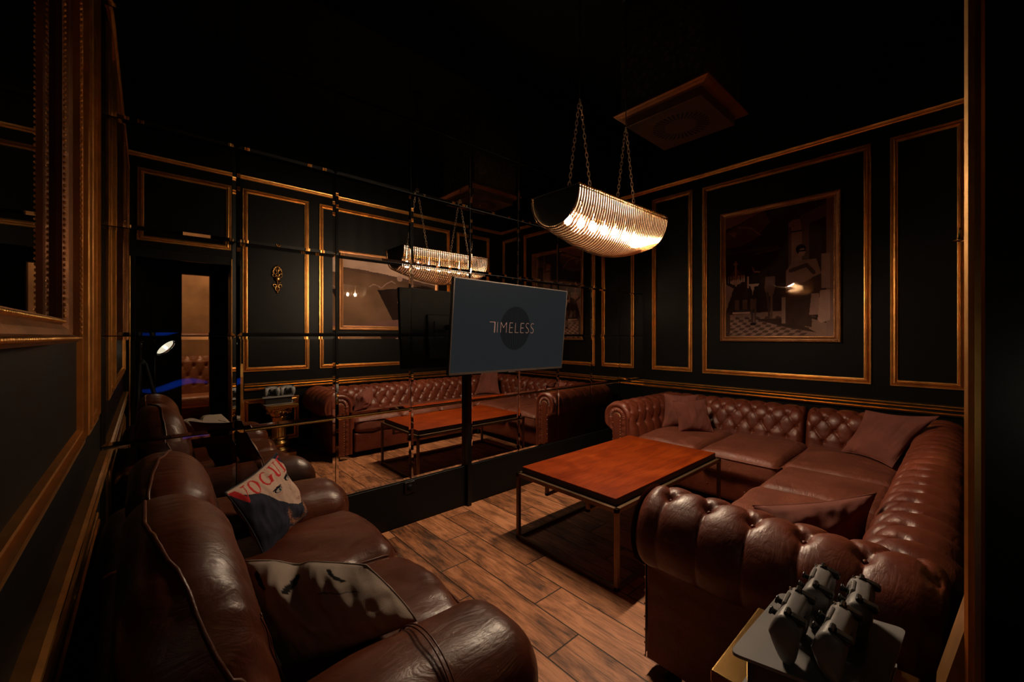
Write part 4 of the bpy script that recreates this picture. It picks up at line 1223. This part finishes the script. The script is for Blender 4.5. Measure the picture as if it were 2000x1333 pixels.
mb = MB(); mb.smooth = True; mb.lathe((pc[0], pc[1], 0), [(.13, .07), (.135, .09), (.13, .115), (.10, .12), (.095, .14), (.115, .15), (.12, .175), (.108, .195), (.088, .205), (.095, .225), (.09, .24)], 40); link('base_rings', mb, M['brass'], pd)
mb = MB(); sq(mb, .150, 0, .072); link('plinth', mb, M['gold'], pd)
# games console lying flat on the pedestal
gc = thing('game_console', 'game console lying flat on the pedestal, white covers over a black core', 'game console', (pc[0], pc[1], .623))
def plate(name, z, wx, wy, tilt_, th=.006, ext=0):
    P4 = [(.951, .347), (1.012, .108), (1.335, .095), (1.275, .336)]
    cx = sum(p[0] for p in P4) / 4; cy = sum(p[1] for p in P4) / 4
    mb = MB(); out = []
    for (px, py) in P4:
        out.append((cx + (px - cx) * wx, cy + (py - cy) * wy))
    pts = []
    for i in range(4):
        a, b_, c_ = Vector(out[i - 1]), Vector(out[i]), Vector(out[(i + 1) % 4])
        p, q = b_ + (a - b_).normalized() * .02, b_ + (c_ - b_).normalized() * .02
        for k in range(5): t_ = k / 4; pts.append(p.lerp(b_, t_).lerp(b_.lerp(q, t_), t_))
    n = len(pts)
    def zz(p): return z + tilt_ * (p[0] - cx)
    mb.v += [(p[0], p[1], zz(p)) for p in pts] + [(p[0], p[1], zz(p) + th) for p in pts]
    mb.face(list(range(n))); mb.face([n + k for k in range(n)][::-1])
    for k in range(n): mb.face((k, n + k, n + (k + 1) % n, (k + 1) % n))
    return mb
link('lower_cover', plate('l', .6245, .93, .90, 0, .006), M['white_plastic'], gc)
link('core', plate('c', .6305, .86, .84, 0, .070), M['pad_black'], gc)
link('upper_cover', plate('u', .702, 1.0, 1.0, .0, .007), M['white_plastic'], gc)

def controller_mesh():
    mb = MB(); mb.smooth = True
    nx = 40; nr = 22
    for i in range(nx + 1):
        x = -.080 + .160 * i / nx; a = abs(x) / .080
        top = .048 - .010 * a ** 3 - .012 * max(0, a - .85) / .15
        handle = max(0, min(1, (a - .34) / .30)); handle = handle * handle * (3 - 2 * handle)
        bot = .002 - .060 * handle + .034 * max(0, (a - .80) / .20) ** 2
        th = (.020 + .007 * handle) * (1 if a < .86 else sqrt(max(0.02, 1 - ((a - .86) / .145) ** 2)))
        if a > .93: top -= (a - .93) / .07 * .02
        cz_, hz_ = (top + bot) / 2, (top - bot) / 2
        for k in range(nr):
            ph = 2 * pi * k / nr; c_, s2 = cos(ph), sin(ph)
            yy_ = th * (1 if c_ > 0 else -1) * abs(c_) ** .7
            zz_ = hz_ * (1 if s2 > 0 else -1) * abs(s2) ** .8
            taper = 1 - .35 * max(0, -zz_ / hz_) * handle
            mb.v.append((x, yy_ * taper - .018 * handle * max(0, -zz_ / hz_), cz_ + zz_))
    for i in range(nx):
        for k in range(nr): mb.face((i * nr + k, i * nr + (k + 1) % nr, (i + 1) * nr + (k + 1) % nr, (i + 1) * nr + k))
    mb.face([k for k in range(nr)][::-1]); mb.face([nx * nr + k for k in range(nr)])
    return mb
def make_controller(label, loc, rz, lean):
    t = thing('game_controller', label, 'game controller', (0, 0, 0), 'game controllers on the console')
    def P(name, mb, mat, smooth=True):
        me = bpy.data.meshes.new(name); me.from_pydata([tuple(v) for v in mb.v], [], mb.f); me.materials.append(mat)
        me.polygons.foreach_set('use_smooth', [smooth] * len(mb.f)); me.update()
        o = bpy.data.objects.new(name, me); COL.objects.link(o); o.parent = t; return o
    P('shell', controller_mesh(), M['white_plastic'])
    # black front insert between and below the sticks (front is +y)
    mb = MB()
    for sg in (-1, 1):
        mb.add(*soft_box((sg * .026, .017, .010), (.030, .014, .030), .006, 3)); mb.add(*soft_box((sg * .036, .013, -.012), (.012, .016, .05), .005, 3))
    mb.add(*soft_box((0, .016, .004), (.040, .012, .020), .005, 3)); P('front_insert', mb, M['pad_black'])
    for sg in (-1, 1):
        mb = MB(); mb.lathe((0, 0, 0), [(.006, 0), (.006, .008), (.009, .010), (.009, .014)], 14)
        mb.v = [(v[0] + sg * .026, .024 + v[2], v[1] + .012) for v in mb.v]; P('thumbstick', mb, M['pad_black'])
        mb = MB(); mb.add(*soft_box((sg * .053, -.014, .040), (.024, .034, .016), .007, 4)); P('trigger', mb, M['pad_black'])
        mb = MB(); mb.add(*soft_box((sg * .053, .006, .046), (.026, .010, .010), .004, 3)); P('shoulder_button', mb, M['pad_black'])
    mb = MB(); mb.add(*soft_box((0, .0175, .034), (.052, .008, .024), .003, 3)); P('touchpad', mb, M['white_plastic'])
    mb = MB(); mb.lathe((0, -.0195, .022), [(.0022, -.002), (.0022, .002)], 10); P('charging_port', mb, M['black'])
    for k in range(4):
        mb = MB(); mb.ball((.053 + .010 * cos(k * pi / 2), .0195, .030 + .010 * sin(k * pi / 2)), .0035, 8, 6); P('face_button', mb, M['chrome'])
    t.location = loc; t.rotation_euler = (lean, 0, rz)
    return t
cz_ = .709 + .058
g0 = make_controller('white game controller on the console, nearest the mirror and the doorway', (1.070, .262, cz_), 0.05, .22)
c2 = clone(g0, (1.232, .246, cz_), 'white game controller on the console, nearest the mirror and the sofa arm')
c3 = clone(g0, (1.080, .185, cz_), 'white game controller on the console, behind another on the doorway side', 0.0)
c4 = clone(g0, (1.240, .170, cz_), 'white game controller on the console, behind another on the sofa arm side', 0.08)

# ------------------------------------------------------------------ photo camera on its tripod, reading lamp in the doorway
fwd = Vector((cos(radians(YAW)), sin(radians(YAW)), 0)); rgt = Vector((fwd.y, -fwd.x, 0))
bc_ = Vector((0, 0, 1.4)) - fwd * .065
tp = thing('tripod', 'black camera tripod in the doorway, seen in the mirror', 'tripod', (bc_.x, bc_.y, 0))
mb = MB(); mb.smooth = True; mb.tube([(bc_.x, bc_.y, .75), (bc_.x, bc_.y, 1.30)], .016, 12); link('centre_column', mb, M['black'], tp)
mb = MB(); mb.smooth = True; mb.ball((bc_.x, bc_.y, 1.315), .03, 14, 10); mb.box((bc_.x - .035, bc_.y - .035, 1.335), (bc_.x + .035, bc_.y + .035, 1.347)); link('ball_head', mb, M['satin_black'], tp)
mb = MB(); mb.smooth = True; mb.lathe((bc_.x, bc_.y, 1.10), [(.045, 0), (.05, .02), (.03, .06)], 16); link('spider', mb, M['black'], tp)
for k, az in enumerate((100, 265, 350)):
    d = Vector((cos(radians(az)), sin(radians(az)), 0)); mb = MB(); mb.smooth = True
    ln_ = .10 if k else .22
    ln_ = (.20, .24, .30)[k]
    p0 = Vector((bc_.x, bc_.y, 1.12)) + d * .035; p1 = Vector((bc_.x, bc_.y, 0.005)) + d * ln_
    mb.tube([p0, p0.lerp(p1, .4), p0.lerp(p1, .41), p0.lerp(p1, .75), p0.lerp(p1, .76), p1], [.019, .019, .015, .015, .011, .011], 10)
    link('leg', mb, M['black'], tp)
pcm = thing('photo_camera', 'black photo camera on the tripod in the doorway, seen in the mirror', 'camera', (bc_.x, bc_.y, 1.348))
def orient(vs): return [tuple(Vector((bc_.x, bc_.y, 1.348)) + rgt * v[0] + fwd * v[1] + Vector((0, 0, v[2]))) for v in vs]
v_, f_ = soft_box((0, -.005, .05), (.135, .050, .095), .012, 4); mb = MB(); mb.add(orient(v_), f_); link('body', mb, M['black'], pcm, smooth=True)
mb = MB(); mb.tube([(0, .02, .05), (0, .056, .05)], .034, 24); mb.v = orient(mb.v); link('lens', mb, M['satin_black'], pcm, smooth=True)
# reading lamp
rl = thing('tripod_lamp', 'tripod lamp with a round metal shade in the doorway, seen in the mirror', 'lamp', (.07, -.30, 0))
hc = Vector((.160, -.175, 1.272)); nd = Vector((.62, .40, -.60)).normalized()
mb = MB(); mb.smooth = True; mb.tube([(.07, -.30, .70), (.07, -.30, 1.36)], .009, 10); link('pole', mb, M['black'], rl)
mb = MB(); mb.smooth = True; mb.tube([(.07, -.30, 1.34), tuple(hc - nd * .07)], .006, 8); link('arm', mb, M['chrome'], rl)
for az in (30, 150, 265):
    d = Vector((cos(radians(az)), sin(radians(az)), 0)); mb = MB(); mb.smooth = True
    mb.tube([Vector((.07, -.30, .75)) + d * .01, Vector((.07, -.30, .004)) + d * .18], .008, 8); link('leg', mb, M['black'], rl)
A_ = nd.orthogonal().normalized(); B_ = nd.cross(A_)
mb = MB(); mb.smooth = True; prf = [(.018, -.075), (.03, -.072), (.055, -.05), (.082, -.02), (.098, .004), (.100, .006), (.096, .002), (.08, -.018), (.053, -.045)]
def f(i, j):
    th = 2 * pi * i / 32; r_, h_ = prf[j]; return hc + nd * h_ + (A_ * cos(th) + B_ * sin(th)) * r_
mb.grid(f, 32, len(prf), cu=True); link('shade', mb, M['chrome'], rl)
mb = MB(); mb.smooth = True
def f(i, j):
    th = 2 * pi * i / 32; r_ = .088 * j / 6; return hc + nd * (-.008) + (A_ * cos(th) + B_ * sin(th)) * r_
mb.grid(f, 32, 7, cu=True); link('diffuser', mb, M['reading'], rl)
mb = MB(); mb.smooth = True; mb.ball(hc + nd * .004, .014, 12, 8); link('bulb', mb, M['reading_bulb'], rl)

# ------------------------------------------------------------------ room beyond the doorway (seen in the mirror)
mb = MB()
mb.box((-2.2, -1.0, 0), (.33, -.90, ZC)); mb.box((.61, -1.0, 0), (2.6, -.90, ZC)); mb.box((.33, -1.0, 2.17), (.61, -.90, ZC))
struct('wall_corridor', mb, M['wall'])
struct('wall_far', MB().box((-2.2, -3.15, 0), (2.6, -3.0, ZC)), M['plaster'])
struct('wall_corridor_end', MB().box((2.6, -3.2, 0), (2.75, -.24, ZC)), M['wall'])
struct('wall_corridor_side', MB().box((-2.3, -3.2, 0), (-2.2, -.2, ZC)).box((-2.2, -.24, 0), (X0 - .15, -.14, ZC)), M['wall'])
bn = thing('tufted_bench', 'tan tufted leather bench in the lit room beyond the doorway, seen in the mirror', 'bench', (.5, -2.7, 0))
mb = MB(); mb.smooth = True
def f(i, j):
    s = 1.6 * i / 90; t = j / 40
    h = tufting(s / .16, (1 - t) * 4 , 3) * .02
    return (-.3 + s, -2.78 + h + .03 * (1 - t) - .04 * max(0, t - .85) * 6, .45 + .62 * t)
mb.grid(f, 91, 41); mb.add(*soft_box((.5, -2.86, .70), (1.6, .14, .72), .04, 3)); link('backrest', mb, M['leather_bench'], bn)
mb = MB(); mb.smooth = True; mb.add(*soft_box((.5, -2.55, .38), (1.6, .5, .16), .04, 4, .02)); link('seat', mb, M['leather_bench'], bn)
mb = MB()
for x in (-.25, 1.2):
    mb.box((x, -2.8, 0), (x + .05, -2.75, .31)); mb.box((x, -2.4, 0), (x + .05, -2.35, .31))
link('leg', mb, M['black'], bn)
cl_ = thing('ceiling_lamp', 'warm round ceiling lamp in the room beyond the doorway', 'lamp', (.5, -2.1, ZC))
mb = MB(); mb.smooth = True; mb.lathe((.5, -2.1, ZC - .10), [(.10, 0), (.14, .02), (.15, .09)], 24); link('glass_bowl', mb, M['corr_lamp'], cl_)
mb = MB(); mb.smooth = True; mb.lathe((.5, -2.1, ZC - .012), [(.17, 0), (.17, .011)], 24); link('mount', mb, M['brass'], cl_)
mb = MB(); mb.smooth = True  # added glowing volume standing in for a stray blue streak, no real lamp
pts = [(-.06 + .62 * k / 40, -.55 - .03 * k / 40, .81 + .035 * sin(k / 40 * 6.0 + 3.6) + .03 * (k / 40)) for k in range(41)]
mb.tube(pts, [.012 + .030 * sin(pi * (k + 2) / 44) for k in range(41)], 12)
ob = link('blue_streak', mb, M['blue'], loc=(.25, -.55, .8)); tag(ob, 'soft blue glow streak added behind the doorway, no real lamp, seen in the mirror', 'light streak')
